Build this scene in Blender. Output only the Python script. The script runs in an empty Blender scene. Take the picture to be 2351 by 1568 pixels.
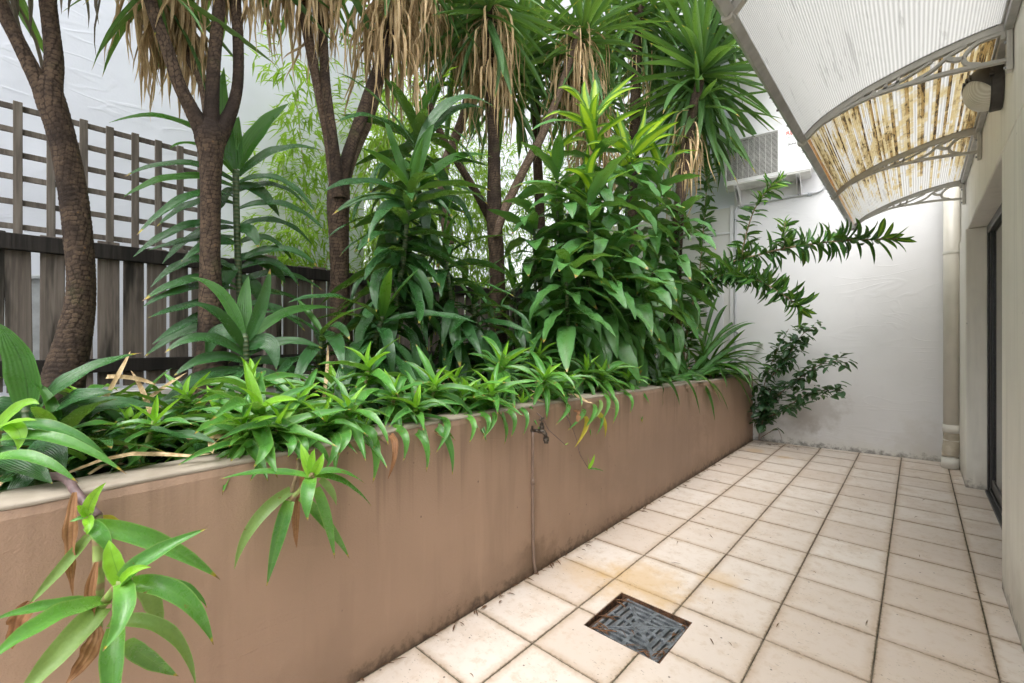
import bpy, bmesh, math, random
import numpy as np
from mathutils import Vector, Matrix
R = math.radians
rnd = random.Random(7)
S = bpy.context.scene
COL = S.collection

# ------------------------------------------------------------------ camera, sky, sun, exposure
CAM_H = 1.1956
YAW = 0.7422
cam_d = bpy.data.cameras.new('camera'); cam = bpy.data.objects.new('camera', cam_d); COL.objects.link(cam)
cam.location = (0, 0, CAM_H); cam.rotation_euler = (math.pi/2, 0, YAW)
cam_d.sensor_width = 36; cam_d.lens = 36*1557.63/3608; cam_d.shift_y = -0.0015
cam_d.clip_start = .02; cam_d.clip_end = 500
S.camera = cam
SUN_EL, SUN_AZ = R(64), R(10)      # light from above and behind the camera, softened by cloud
W = bpy.data.worlds.new('World'); S.world = W; W.use_nodes = True
wn = W.node_tree; bg = wn.nodes['Background']
sky = wn.nodes.new('ShaderNodeTexSky'); sky.sky_type = 'NISHITA'; sky.sun_disc = False
sky.sun_elevation = SUN_EL; sky.sun_rotation = math.pi - SUN_AZ; sky.dust_density = 4; sky.air_density = 1.0
hs = wn.nodes.new('ShaderNodeHueSaturation'); hs.inputs['Saturation'].default_value = .16
wn.links.new(sky.outputs[0], hs.inputs['Color']); wn.links.new(hs.outputs[0], bg.inputs['Color'])
bg.inputs['Strength'].default_value = .15
sd = bpy.data.lights.new('sun', 'SUN'); so = bpy.data.objects.new('sun', sd); COL.objects.link(so)
sd.energy = .65; sd.angle = R(70); sd.color = (1, .97, .93)
so.rotation_euler = (math.pi/2 - SUN_EL, 0, SUN_AZ)
so.location = (0, 0, 12)
S.view_settings.view_transform = 'Standard'; S.view_settings.look = 'None'
S.view_settings.exposure = 1.42; S.view_settings.gamma = 1
S.render.engine = 'CYCLES'; S.cycles.use_denoising = True
S.cycles.max_bounces = 6; S.cycles.use_adaptive_sampling = True; S.cycles.adaptive_threshold = .045; S.cycles.adaptive_min_samples = 16; S.cycles.transparent_max_bounces = 8
S.cycles.sample_clamp_indirect = 6

# photograph measured on a 2350 x 1568 copy: a pixel and one known plane give a place
FPX = 1557.63/3608*2350; CX = 1175.; CY = 1198.18/3608*2350
cY, sY = math.cos(YAW), math.sin(YAW)
def ray(x, y):
    r = (x-CX)/FPX
    return Vector((cY*r-sY, sY*r+cY, -(y-CY)/FPX))
EYE = Vector((0, 0, CAM_H))
def AX(x, y, X): d = ray(x, y); return EYE + d*(X/d.x)
def AY(x, y, Y): d = ray(x, y); return EYE + d*(Y/d.y)
def AZ(x, y, Z): d = ray(x, y); return EYE + d*((Z-CAM_H)/d.z)
def AK(x, y, k): return EYE + ray(x, y)*k

# ------------------------------------------------------------------ node helpers
class G:
    def __init__(s, name):
        s.m = bpy.data.materials.new(name); s.m.use_nodes = True
        s.nt = s.m.node_tree; s.nt.nodes.clear()
        s.out = s.nt.nodes.new('ShaderNodeOutputMaterial')
    def n(s, t, _props=None, **inp):
        nd = s.nt.nodes.new(t)
        for k, v in (_props or {}).items(): setattr(nd, k, v)
        for k, v in inp.items(): s.put(nd, k, v)
        return nd
    def put(s, nd, k, v):
        k = k.replace('_', ' ') if isinstance(k, str) and k not in nd.inputs else k
        if isinstance(k, str) and k.startswith('i') and k[1:].isdigit(): k = int(k[1:])
        i = nd.inputs[k]
        if isinstance(v, bpy.types.NodeSocket): s.nt.links.new(v, i)
        elif isinstance(v, bpy.types.Node): s.nt.links.new(v.outputs[0], i)
        elif isinstance(v, (tuple, list)):
            i.default_value = tuple(v) if len(v) != 3 or i.type == 'VECTOR' else (*v, 1)
        else: i.default_value = v
    def math(s, op, a, b=0., c=0., clamp=False):
        nd = s.n('ShaderNodeMath', {'operation': op, 'use_clamp': clamp}, i0=a, i1=b, i2=c); return nd.outputs[0]
    def mix(s, f, a, b, mode='MIX'):
        nd = s.nt.nodes.new('ShaderNodeMix'); nd.data_type = 'RGBA'; nd.blend_type = mode; nd.clamp_factor = True
        for k, v in ((0, f), (6, a), (7, b)):
            s.put(nd, 'i%d' % k, v)
        return nd.outputs[2]
    def ramp(s, f, lo, hi, a=0., b=1.):
        nd = s.n('ShaderNodeMapRange', {'interpolation_type': 'SMOOTHSTEP'}, i0=f, i1=lo, i2=hi, i3=a, i4=b); return nd.outputs[0]
    def noise(s, vec, scale, detail=4., rough=.55, dist=0.):
        return s.n('ShaderNodeTexNoise', Vector=vec, Scale=scale, Detail=detail, Roughness=rough, Distortion=dist).outputs[0]
    def map(s, vec, scale=(1, 1, 1), loc=(0, 0, 0), rot=(0, 0, 0)):
        return s.n('ShaderNodeMapping', Vector=vec, Location=tuple(loc), Rotation=tuple(rot), Scale=tuple(scale)).outputs[0]
    def pos(s): return s.n('ShaderNodeNewGeometry').outputs['Position']
    def uv(s): return s.n('ShaderNodeUVMap').outputs[0]
    def sep(s, v): return s.n('ShaderNodeSeparateXYZ', i0=v).outputs
    def rand(s): return s.n('ShaderNodeObjectInfo').outputs['Random']
    def bump(s, h, strength=.3, dist=.01, normal=None):
        nd = s.n('ShaderNodeBump', Height=h, Strength=strength, Distance=dist)
        if normal is not None: s.put(nd, 'Normal', normal)
        return nd.outputs[0]
    def bsdf(s, col, rough=.6, spec=.5, metal=0., normal=None, **kw):
        nd = s.n('ShaderNodeBsdfPrincipled', Base_Color=col, Roughness=rough, Metallic=metal)
        s.put(nd, 'Specular IOR Level', spec)
        for k, v in kw.items(): s.put(nd, k, v)
        if normal is not None: s.put(nd, 'Normal', normal)
        return nd.outputs[0]
    def done(s, sh):
        s.nt.links.new(sh, s.out.inputs[0]); return s.m
M = {}
def simple(name, col, rough=.5, metal=0., spec=.5, var=.12, scale=18., bump=.0, bscale=120.):
    g = G(name); p = g.pos(); n = g.noise(p, scale, 3)
    c = g.mix(g.ramp(n, .3, .7), tuple(x*(1-var) for x in col), tuple(min(1, x*(1+var)) for x in col))
    nm = g.bump(g.noise(p, bscale, 3), bump, .003) if bump else None
    M[name] = g.done(g.bsdf(c, g.ramp(n, .2, .8, rough*.85, min(1, rough*1.15)), spec, metal, nm)); return M[name]

def trowel(g, p, sc=1.):
    """height field of a hand trowelled render coat"""
    a = g.noise(g.map(p, (1.1*sc, 1.1*sc, 4.2*sc), rot=(.35, .2, 0)), 1.0, 1, .5, 1.6)
    a = g.math('ABSOLUTE', g.math('SUBTRACT', a, .5))
    b = g.noise(p, 1.9*sc, 2, .5)
    ridge = g.math('MULTIPLY', g.ramp(a, .0, .045, 1., 0.), g.ramp(b, .42, .6))
    h = g.math('ADD', g.math('MULTIPLY', ridge, .10), g.math('MULTIPLY', b, 1.3))
    return g.math('ADD', h, g.math('MULTIPLY', g.noise(p, 70, 1), .04))

def wall_mat(name, col, dirt=None, dirt_h=.5, stain=None, bump=.45, tsc=1., bd=.018, streak=False, drips=0.):
    g = G(name); p = g.pos(); z = g.sep(p)[2]
    n = g.noise(p, 1.3, 2); n2 = g.noise(p, 9, 4, .65)
    c = g.mix(g.ramp(n, .35, .7), col, tuple(x*.94 for x in col))
    c = g.mix(g.math('MULTIPLY', g.ramp(n2, .55, .75), .25), c, tuple(x*.86 for x in col))
    if dirt:   # splash-back dirt with a ragged upper edge
        k = g.math('ADD', g.math('DIVIDE', z, dirt_h), g.math('MULTIPLY', g.math('SUBTRACT', g.noise(p, 3.5, 3, .65), .5), 1.7))
        c = g.mix(g.ramp(k, -.1, 1., .55, 0.), c, dirt)
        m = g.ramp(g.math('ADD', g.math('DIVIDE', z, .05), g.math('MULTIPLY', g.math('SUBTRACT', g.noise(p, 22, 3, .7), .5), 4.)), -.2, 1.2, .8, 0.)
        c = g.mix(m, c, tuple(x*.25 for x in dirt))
    for (loc, rad, sc, cc, amt) in stain or []:
        d = g.n('ShaderNodeVectorMath', {'operation': 'LENGTH'}, i0=g.map(g.n('ShaderNodeVectorMath', {'operation': 'SUBTRACT'}, i0=p, i1=loc).outputs[0], sc)).outputs['Value']
        k = g.math('ADD', d, g.math('MULTIPLY', g.math('SUBTRACT', n2, .5), rad*1.6))
        c = g.mix(g.ramp(k, rad*.3, rad, amt, 0.), c, cc)
    if streak:     # rain runs, scuffs and flecks
        rs_ = g.noise(g.map(p, (9, 9, .9)), 1., 3, .65); c = g.mix(g.ramp(rs_, .50, .68, 0., .40), c, tuple(x*.72 for x in col)); c = g.mix(g.ramp(rs_, .30, .42, .30, 0.), c, tuple(min(1, x*1.22) for x in col))
        fl = g.n('ShaderNodeTexVoronoi', Vector=g.map(p, (11, 11, 8)), Scale=1.).outputs['Distance']; c = g.mix(g.ramp(fl, .03, .055, .7, 0.), c, tuple(x*.3 for x in col))
        c = g.mix(g.ramp(g.noise(p, 1.1, 3, .6), .40, .62, 0., .35), c, tuple(x*.80 for x in col))
    if drips:      # dirty runs below the coping
        dr_ = g.noise(g.map(p, (17, 17, .45)), 1., 3, .6); k = g.math('ADD', g.math('MULTIPLY', g.math('SUBTRACT', drips, z), 2.4), g.math('MULTIPLY', g.math('SUBTRACT', dr_, .5), -3.4))
        c = g.mix(g.ramp(k, -.35, .55, .5, 0.), c, tuple(x*.5 for x in col))
    nm = g.bump(trowel(g, p, tsc), bump, bd)
    if streak: nm = g.bump(g.noise(p, 170, 2, .6), .35, .004, nm)
    M[name] = g.done(g.bsdf(c, .62, .35, 0, nm)); return M[name]

# ------------------------------------------------------------------ mesh helpers
class MB:
    def __init__(s): s.v = []; s.f = []; s.uv = []; s.mi = []
    def add(s, vs, fs, uvs=None, mi=0):
        o = len(s.v); s.v += [tuple(v) for v in vs]; s.f += [tuple(i+o for i in f) for f in fs]
        s.uv += [tuple(u) for u in uvs] if uvs is not None else [(0, 0)]*len(vs); s.mi += [mi]*len(fs)
        return s
    def box(s, a, b, mat=None):
        x0, y0, z0 = a; x1, y1, z1 = b
        vs = [(x0,y0,z0),(x1,y0,z0),(x1,y1,z0),(x0,y1,z0),(x0,y0,z1),(x1,y0,z1),(x1,y1,z1),(x0,y1,z1)]
        if mat: vs = [mat @ Vector(v) for v in vs]
        return s.add(vs, [(0,3,2,1),(4,5,6,7),(0,1,5,4),(1,2,6,5),(2,3,7,6),(3,0,4,7)])
    def prism(s, poly, d, mat=None):
        """poly: list of 3-D points (planar), d: extrusion vector"""
        n = len(poly); vs = [Vector(p) for p in poly] + [Vector(p)+Vector(d) for p in poly]
        if mat: vs = [mat @ v for v in vs]
        return s.add(vs, [tuple(range(n))[::-1], tuple(range(n, 2*n))] + [(i, (i+1) % n, n+(i+1) % n, n+i) for i in range(n)])
    def tube(s, pts, rad, n=10, cap=True):
        pts = [Vector(p) for p in pts]
        if not hasattr(rad, '__len__'): rad = [rad]*len(pts)
        t0 = (pts[1]-pts[0]).normalized(); u = t0.orthogonal().normalized()
        vs = []; uvs = []; L = 0
        for i, p in enumerate(pts):
            t = ((pts[min(i+1, len(pts)-1)]-pts[max(i-1, 0)])).normalized()
            u = (u - t*u.dot(t)).normalized(); w = t.cross(u)
            if i: L += (p-pts[i-1]).length
            for k in range(n):
                a = 2*math.pi*k/n
                vs.append(p + (u*math.cos(a)+w*math.sin(a))*rad[i]); uvs.append((k/n, L))
        fs = [(i*n+k, i*n+(k+1) % n, (i+1)*n+(k+1) % n, (i+1)*n+k) for i in range(len(pts)-1) for k in range(n)]
        if cap: fs += [tuple(range(n))[::-1], tuple(range((len(pts)-1)*n, len(pts)*n))]
        return s.add(vs, fs, uvs)
    def lathe(s, prof, n=20, mat=None):
        """prof: (radius, z) list, about z"""
        vs = [(r*math.cos(2*math.pi*k/n), r*math.sin(2*math.pi*k/n), z) for r, z in prof for k in range(n)]
        if mat: vs = [mat @ Vector(v) for v in vs]
        m = len(prof)
        fs = [(i*n+k, i*n+(k+1) % n, (i+1)*n+(k+1) % n, (i+1)*n+k) for i in range(m-1) for k in range(n)]
        fs += [tuple(range(n))[::-1], tuple(range((m-1)*n, m*n))]
        return s.add(vs, fs)
    def bar(s, pts, w, d, ax):
        """flat bar of width w in the plane of pts, thickness d along unit axis ax (centred)"""
        pts = [Vector(p) for p in pts]; ax = Vector(ax); L = []; Rr = []
        for i, p in enumerate(pts):
            t = (pts[min(i+1, len(pts)-1)]-pts[max(i-1, 0)]).normalized(); nn = ax.cross(t).normalized()
            ww = w[i] if hasattr(w, '__len__') else w
            L.append(p+nn*ww/2-ax*d/2); Rr.append(p-nn*ww/2-ax*d/2)
        n = len(pts); vs = L+Rr+[v+ax*d for v in L]+[v+ax*d for v in Rr]; fs = []
        for i in range(n-1):
            fs += [(i, i+1, n+i+1, n+i), (2*n+i+1, 2*n+i, 3*n+i, 3*n+i+1), (i+1, i, 2*n+i, 2*n+i+1), (n+i, n+i+1, 3*n+i+1, 3*n+i)]
        fs += [(0, n, 3*n, 2*n), (n-1, 3*n-1, 4*n-1, 2*n-1)]
        return s.add(vs, fs)
    def mesh(s, name, mat, smooth=False, bevel=0., seg=1):
        me = bpy.data.meshes.new(name); me.from_pydata(s.v, [], s.f)
        mats = mat if isinstance(mat, (list, tuple)) else [mat]
        for m in mats: me.materials.append(m)
        uvl = me.uv_layers.new(name='UVMap'); li = np.zeros(len(me.loops), np.int32); me.loops.foreach_get('vertex_index', li)
        uvl.data.foreach_set('uv', np.asarray(s.uv, np.float32)[li].ravel())
        if len(mats) > 1: me.polygons.foreach_set('material_index', s.mi)
        if bevel or True:
            bm = bmesh.new(); bm.from_mesh(me)
            if len(s.f) < 4000: bmesh.ops.recalc_face_normals(bm, faces=bm.faces)
            if bevel:
                ed = [e for e in bm.edges if len(e.link_faces) == 2 and e.calc_face_angle(0) > .5]
                bmesh.ops.bevel(bm, geom=ed, offset=bevel, segments=seg, affect='EDGES', clamp_overlap=True)
            bm.to_mesh(me); bm.free()
        if smooth: me.polygons.foreach_set('use_smooth', [True]*len(me.polygons))
        me.update(); return me
    def build(s, name, mat, parent=None, **kw):
        return link(name, s.mesh(name, mat, **kw), parent)

def link(name, data, parent=None, mw=None):
    o = bpy.data.objects.new(name, data); COL.objects.link(o)
    if parent is not None:
        o.parent = parent
        # every root is only translated: parts keep world coordinates
        r = parent
        off = Vector((0, 0, 0))
        if r.parent is None: off = Vector(r.location)
        o.matrix_parent_inverse = Matrix.Translation(-off)
    if mw is not None: o.matrix_basis = mw
    return o
def thing(name, label, cat, loc=(0, 0, 0), group=None):
    o = bpy.data.objects.new(name, None); COL.objects.link(o); o.location = loc; o.empty_display_size = .1
    return tag(o, label, cat, group)
def tag(o, label=None, cat=None, group=None, kind=None):
    if label: o['label'] = label
    if cat: o['category'] = cat
    if group: o['group'] = group
    if kind: o['kind'] = kind
    return o
def smooth_path(pts, n=8):
    """Catmull-Rom through points (last column may be a radius)"""
    P = [np.array(p, float) for p in pts]; P = [2*P[0]-P[1]] + P + [2*P[-1]-P[-2]]; out = []
    for i in range(1, len(P)-2):
        a, b, c, d = P[i-1:i+3]
        for k in range(n):
            t = k/n; out.append(.5*((2*b)+(-a+c)*t+(2*a-5*b+4*c-d)*t*t+(-a+3*b-3*c+d)*t**3))
    out.append(P[-2]); return out
# ================================================================== THE SETTING
XP = -1.45          # face of the planter wall
XW = .30            # face of the house wall
TP, TJ = .333, .3217
TILE_X = [XP+.004] + [-1.1185+TP*i for i in range(5)] + [XW+.12]
# -- materials of the setting
g = G('glazed_tile'); p = g.pos(); uv = g.sep(g.uv()); rn = g.rand()
off = g.n('ShaderNodeCombineXYZ', i0=g.math('MULTIPLY', rn, 37.), i1=g.math('MULTIPLY', rn, 91.), i2=0.).outputs[0]
q = g.n('ShaderNodeVectorMath', {'operation': 'ADD'}, i0=p, i1=off).outputs[0]
c = g.mix(rn, (.59, .505, .435), (.70, .635, .575))
n5 = g.noise(q, 5, 4, .65); n14 = g.noise(q, 17, 4, .7); n40 = g.noise(q, 48, 2, .7)
c = g.mix(g.ramp(n5, .42, .75), c, (.60, .51, .43))
c = g.mix(g.math('MULTIPLY', g.ramp(n14, .50, .70), .55), c, (.50, .39, .29))
ed = g.math('MINIMUM', g.math('MINIMUM', uv[0], g.math('SUBTRACT', 1., uv[0])), g.math('MINIMUM', uv[1], g.math('SUBTRACT', 1., uv[1])))
edn = g.math('ADD', ed, g.math('MULTIPLY', g.math('SUBTRACT', n14, .5), .24))
c = g.mix(g.ramp(edn, -.03, .12, .72, 0.), c, (.40, .29, .19))
c = g.mix(g.ramp(g.math('ADD', ed, g.math('MULTIPLY', g.math('SUBTRACT', n40, .5), .06)), -.002, .02, .65, 0.), c, (.14, .105, .065))
np_ = g.noise(p, 9, 3, .7)
for loc, rad, amt in (((-1.0, 2.03, 0), .30, .6), ((-1.28, 1.95, 0), .2, .35), ((-.72, 2.32, 0), .14, .4), ((-1.3, 5.3, 0), .14, .5), ((-1.0, 5.2, 0), .10, .5)):   # rust bloom beside the drain
    d = g.n('ShaderNodeVectorMath', {'operation': 'DISTANCE'}, i0=p, i1=loc).outputs['Value']
    k = g.math('ADD', d, g.math('MULTIPLY', g.math('SUBTRACT', np_, .5), rad*1.4))
    c = g.mix(g.ramp(k, rad*.2, rad, amt, 0.), c, (.55, .36, .15))
# pits and dark specks
sp = g.noise(g.map(q, (48, 130, 1), rot=(0, 0, .5)), 1., 2, .7)
pit = g.math('MULTIPLY', g.ramp(sp, .635, .69), g.ramp(n5, .42, .62))
c = g.mix(g.math('MULTIPLY', pit, .85), c, (.11, .085, .06))
blk = g.n('ShaderNodeTexVoronoi', Vector=g.map(q, (13, 13, 1)), Scale=1.).outputs['Distance']
c = g.mix(g.ramp(blk, .035, .07, .8, 0.), c, (.06, .045, .035))
hgt = g.math('SUBTRACT', g.math('MULTIPLY', n14, .7), g.math('MULTIPLY', pit, .6))
M['tile'] = g.done(g.bsdf(c, g.ramp(n5, .3, .7, .32, .55), .45, 0, g.bump(hgt, .35, .004)))
g = G('grout'); p = g.pos(); n = g.noise(p, 9, 5, .7)
c = g.mix(g.ramp(n, .35, .65), (.035, .03, .022), (.19, .165, .125)); c = g.mix(g.ramp(g.noise(p, 2.1, 3), .52, .7, 0., .6), c, (.08, .10, .03))
M['grout'] = g.done(g.bsdf(c, .85, .2, 0, g.bump(g.noise(p, 160, 3), .5, .004)))
WHITE = (.72, .75, .82)
wall_mat('white_render', WHITE, bump=.45, bd=.025)
wall_mat('end_render', (.72, .72, .725), dirt=(.60, .58, .52), dirt_h=.2, bump=.32, tsc=1.1, bd=.02,
         stain=[((-.85, 5.9, .42), .34, (1, 1, 1), (.30, .26, .21), .38), ((-1.0, 5.9, .28), .26, (1, 1, 1), (.28, .24, .19), .32), ((.05, 5.95, .1), .3, (1, 1, .7), (.45, .41, .33), .25)])
wall_mat('cream_render', (.83, .81, .745), dirt=(.40, .35, .28), dirt_h=.35, bump=.35, tsc=1.6, bd=.012, streak=True)
wall_mat('grey_render', (.66, .65, .62), dirt=(.4, .38, .32), dirt_h=.9, bump=.3, bd=.012)
wall_mat('brown_render', (.385, .262, .187), dirt=(.17, .115, .075), dirt_h=.22, bump=.4, tsc=1.3, bd=.014, streak=True, drips=.86,
         stain=[((XP, 1.75, .05), .25, (1, 1, 1.6), (.12, .08, .05), .6), ((XP, 3.3, .3), .5, (1, .4, 1.6), (.27, .19, .14), .5)])
g = G('coping'); p = g.pos(); c = g.mix(g.ramp(g.noise(p, 6, 5, .6), .35, .7), (.36, .315, .255), (.27, .23, .18))
c = g.mix(g.ramp(g.noise(p, 30, 4, .7), .60, .72, 0., .6), c, (.20, .14, .09))
M['coping'] = g.done(g.bsdf(c, .7, .3, 0, g.bump(g.noise(p, 25, 5), .4, .006)))
g = G('soil'); p = g.pos(); c = g.mix(g.ramp(g.noise(p, 30, 5, .7), .4, .65), (.02, .014, .009), (.07, .05, .03))
M['soil'] = g.done(g.bsdf(c, .9, .2, 0, g.bump(g.noise(p, 60, 5), 1., .02)))

# -- ground under everything, to the horizon
MB().add([(-80,-80,-.06),(80,-80,-.06),(80,80,-.06),(-80,80,-.06)], [(0,1,2,3)]).build('ground', simple('concrete_ground', (.30, .29, .27), .9))
tag(bpy.data.objects['ground'], kind='structure')
# -- patio: grout bed with separate tiles
HX0, HX1, HY0, HY1 = -1.035, -.703, 1.572, 1.900     # drain opening
mb = MB()
for a, b in (((XP, -3, -.03), (XW+.12, HY0-.002, -.004)), ((XP, HY1+.002, -.03), (XW+.12, 6.2, -.004)), ((XP, HY0-.002, -.03), (HX0-.002, HY1+.002, -.004)), ((HX1+.002, HY0-.002, -.03), (XW+.12, HY1+.002, -.004))):
    mb.box(a, b)
floor = tag(mb.build('patio_floor', M['grout']), 'beige square tiled patio floor with dark joints', kind='structure')
TZ = .0
tile_cache = {}
def tile_at(x0, x1, y0, y1):
    jt = .0045; w = x1-x0-jt; h = y1-y0-jt; hx, hy = (x0+x1)/2, (y0+y1)/2
    notch = x0 < HX1 and x1 > HX0 and y0 < HY1 and y1 > HY0
    key = (round(w, 3), round(h, 3)) if not notch else None
    if key and key in tile_cache: me = tile_cache[key]
    else:
        if notch:
            a, b = -w/2, w/2; c0, d0 = -h/2, h/2
            nx0, nx1, ny0, ny1 = max(HX0, x0)-hx, min(HX1, x1)-hx, max(HY0, y0)-hy, min(HY1, y1)-hy
            left = HX0 > x0; low = HY0 > y0       # which corner stays
            if left and low: poly = [(a,c0),(b,c0),(b,ny0),(nx0,ny0),(nx0,d0),(a,d0)]
            elif left: poly = [(a,c0),(nx0,c0),(nx0,ny1),(b,ny1),(b,d0),(a,d0)]
            elif low: poly = [(a,c0),(b,c0),(b,d0),(nx1,d0),(nx1,ny0),(a,ny0)]
            else: poly = [(nx1,c0),(b,c0),(b,d0),(a,d0),(a,ny1),(nx1,ny1)]
        else: poly = [(-w/2,-h/2),(w/2,-h/2),(w/2,h/2),(-w/2,h/2)]
        b_ = MB().prism([(x, y, -.012) for x, y in poly], (0, 0, .012))
        b_.uv = [(v[0]/w+.5, v[1]/h+.5) for v in b_.v]
        me = b_.mesh('tile', M['tile'], bevel=.0018)
        if key: tile_cache[key] = me
    o = link('tile', me, floor, Matrix.Translation((hx, hy, TZ+rnd.uniform(-.0008, .0008))) @ Matrix.Rotation(rnd.gauss(0, .0012), 4, 'X') @ Matrix.Rotation(rnd.gauss(0, .0012), 4, 'Y') @ Matrix.Rotation(rnd.gauss(0, .0015), 4, 'Z'))
for j in range(-11, 15):
    y0 = 1.339+TJ*j
    for i in range(6): tile_at(TILE_X[i], TILE_X[i+1], y0, y0+TJ)

# -- planter: brown rendered retaining wall with a paler coping
HTS = [(-1.6, .838), (0, .838), (.6, .847), (1.1, .862), (1.7, .864), (3, .838), (5.85, .785)]
def top_z(y): return float(np.interp(y, [a for a, _ in HTS], [b for _, b in HTS]))
planter = thing('planter_wall', 'long brown rendered planter wall beside the tiled patio', 'planter wall', (XP, 2, 0))
ys = np.linspace(-1.6, 5.84, 150); mb = MB(); vs = []; fs = []
jit = np.cumsum(np.array([rnd.gauss(0, 1) for _ in ys])); jit = (jit-np.convolve(jit, np.ones(15)/15, 'same'))*.0012
for k, y in enumerate(ys):
    z = top_z(y)-.012
    f = XP+jit[k]*.6
    vs += [(XP, y, -.03), (f, y, z-.02), (f-.005, y, z), (XP-.14, y, z), (XP-.14, y, .3)]
for k in range(len(ys)-1):
    for q in range(4): fs.append((k*5+q, k*5+q+1, k*5+5+q+1, k*5+5+q))
n_ = len(vs); fs += [(0, 1, 2, 3, 4), tuple(range(n_-5, n_))[::-1]]
mb.add(vs, fs); mb.build('wall_face', M['brown_render'], planter)
mb = MB(); vs = []; fs = []
for k, y in enumerate(ys):
    z = top_z(y); e = XP-.003+jit[k]*1.6; zz = z+rnd.gauss(0, .0008)
    vs += [(e-.002, y, z-.011), (e, y, z-.004), (e-.009, y, zz), (XP-.08, y, zz+.002), (XP-.15, y, zz), (XP-.15, y, z-.04)]
for k in range(len(ys)-1):
    for q in range(5): fs.append((k*6+q, k*6+q+1, k*6+6+q+1, k*6+6+q))
mb.add(vs, fs).build('coping', M['coping'], planter, smooth=True)
# soil
nx, ny = 26, 90; vs = []; fs = []
for j in range(ny):
    for i in range(nx):
        x = XP-.14-i/(nx-1)*1.46; y = -1.6+j/(ny-1)*7.4
        vs.append((x, y, .765-.05*math.sin(i*.9)*math.sin(j*.7)*.4+rnd.gauss(0, .008)+.05*i/nx))
for j in range(ny-1):
    for i in range(nx-1): fs.append((j*nx+i+1, j*nx+i, j*nx+nx+i, j*nx+nx+i+1))
tag(MB().add(vs, fs).build('soil', M['soil'], smooth=True), kind='structure')

# -- end wall (its foot runs a few degrees off square)
EA = Vector((-1.453, 5.85, 0)); EB = Vector((.19, 6.03, 0)); eu = (EB-EA).normalized(); en = Vector((eu.y, -eu.x, 0))   # en points to the camera
EW = Matrix(((eu.x, -en.x, 0, EA.x), (eu.y, -en.y, 0, EA.y), (0, 0, 1, 0), (0, 0, 0, 1)))   # local x along, y into the wall, z up
def ew(x, y, off=0.):
    d = ray(x, y); k = ((EA+en*off)-EYE).dot(en)/d.dot(en); p = EYE+d*k
    return (p-EA).dot(eu), p.z
endw = thing('end_wall', 'white trowelled rendered wall closing the far end of the patio', 'wall', EA)
mb = MB(); mb.box((-.2, 0, -.03), (2.6, .2, 5.6), EW); mb.build('render_face', M['end_render'], endw)
mb = MB(); mb.box((-1.9, .012, -.03), (-.203, .19, 2.83), EW); mb.build('side_panel', M['grey_render'], endw)
mb = MB(); mb.box((-1.35, .03, 2.833), (-.203, .185, 5.4), EW); mb.build('upper_panel', M['white_render'], endw)
mb = MB(); mb.box((-.25, -.012, .5), (-.205, .05, 2.845), EW); mb.build('pilaster', M['end_render'], endw, bevel=.004)
mb = MB(); mb.box((-1.9, -.006, 2.505), (-.253, .03, 2.53), EW); mb.build('ledge_strip', M['end_render'], endw, bevel=.003)
mb = MB(); mb.box((-1.9, -.008, 2.17), (-.513, .03, 2.19), EW); mb.build('ledge_strip', M['grey_render'], endw, bevel=.003)
mb = MB(); mb.box((-.51, -.03, .5), (-.32, .05, 2.225), EW); mb.build('raised_panel', M['end_render'], endw, bevel=.004)
# -- neighbour's tall white wall beyond the fence
nw = thing('neighbour_wall', 'tall white trowelled wall rising behind the timber fence', 'wall', (-4, 0, 0))
mb = MB(); mb.box((-4.25, -3.2, -.05), (-4.0, 2.21, 4.9)); mb.build('render_face', M['white_render'], nw)
# -- low plinth under the fence
pl = thing('plinth_wall', 'low pale rendered plinth under the timber fence', 'wall', (-3.1, 2, 0))
mb = MB(); mb.box((-3.22, -1.6, -.03), (-3.055, 5.72, .93)); mb.build('render_face', M['grey_render'], pl, bevel=.006)

# -- house wall with door recess
hw = thing('house_wall', 'cream rendered house wall with a recessed sliding door', 'wall', (XW, 3, 0))
DY0, DY1, DTOP = 3.17, 5.13, 2.10
mb = MB(); mb.box((XW, -2.6, -.03), (XW+.32, DY0, DTOP-.003)); mb.build('near_pier', M['cream_render'], hw, bevel=.006)
mb = MB(); mb.box((XW, -2.6, DTOP), (XW+.32, 6.2, 2.72)); mb.build('wall_above_door', M['cream_render'], hw, bevel=.006)
mb = MB(); mb.box((XW-.012, DY1, -.03), (XW+.32, 6.2, DTOP-.003)); mb.build('far_pier', M['cream_render'], hw, bevel=.006)
simple('black_aluminium', (.018, .019, .021), .32, .0, .5, .2, 40)
simple('dark_track', (.05, .05, .052), .4, .6, .5, .3, 60)
g = G('door_glass'); p = g.pos()
M['glass_dark'] = g.done(g.bsdf((.012, .013, .014), .06, .6, 0, None))
door = thing('sliding_door', 'black aluminium framed sliding glass door in the cream wall', 'door', (XW+.12, 4.1, 0))
mb = MB(); mb.box((XW+.105, DY1-.075, .002), (XW+.2, DY1-.002, DTOP-.006)); mb.build('jamb', M['black_aluminium'], door, bevel=.003)
mb = MB(); mb.box((XW+.105, DY0+.002, .002), (XW+.2, DY0+.06, DTOP-.006)); mb.build('jamb', M['black_aluminium'], door, bevel=.003)
mb = MB(); mb.box((XW+.105, DY0+.062, DTOP-.07), (XW+.2, DY1-.077, DTOP-.006)); mb.build('head_rail', M['black_aluminium'], door, bevel=.003)
mb = MB(); mb.box((XW+.09, DY0+.062, .004), (XW+.2, DY1-.077, .028))
for xx in (.112, .135, .16): mb.box((XW+xx, DY0+.062, .028), (XW+xx+.006, DY1-.077, .045))
mb.build('sill_track', M['dark_track'], door, bevel=.0015)
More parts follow.
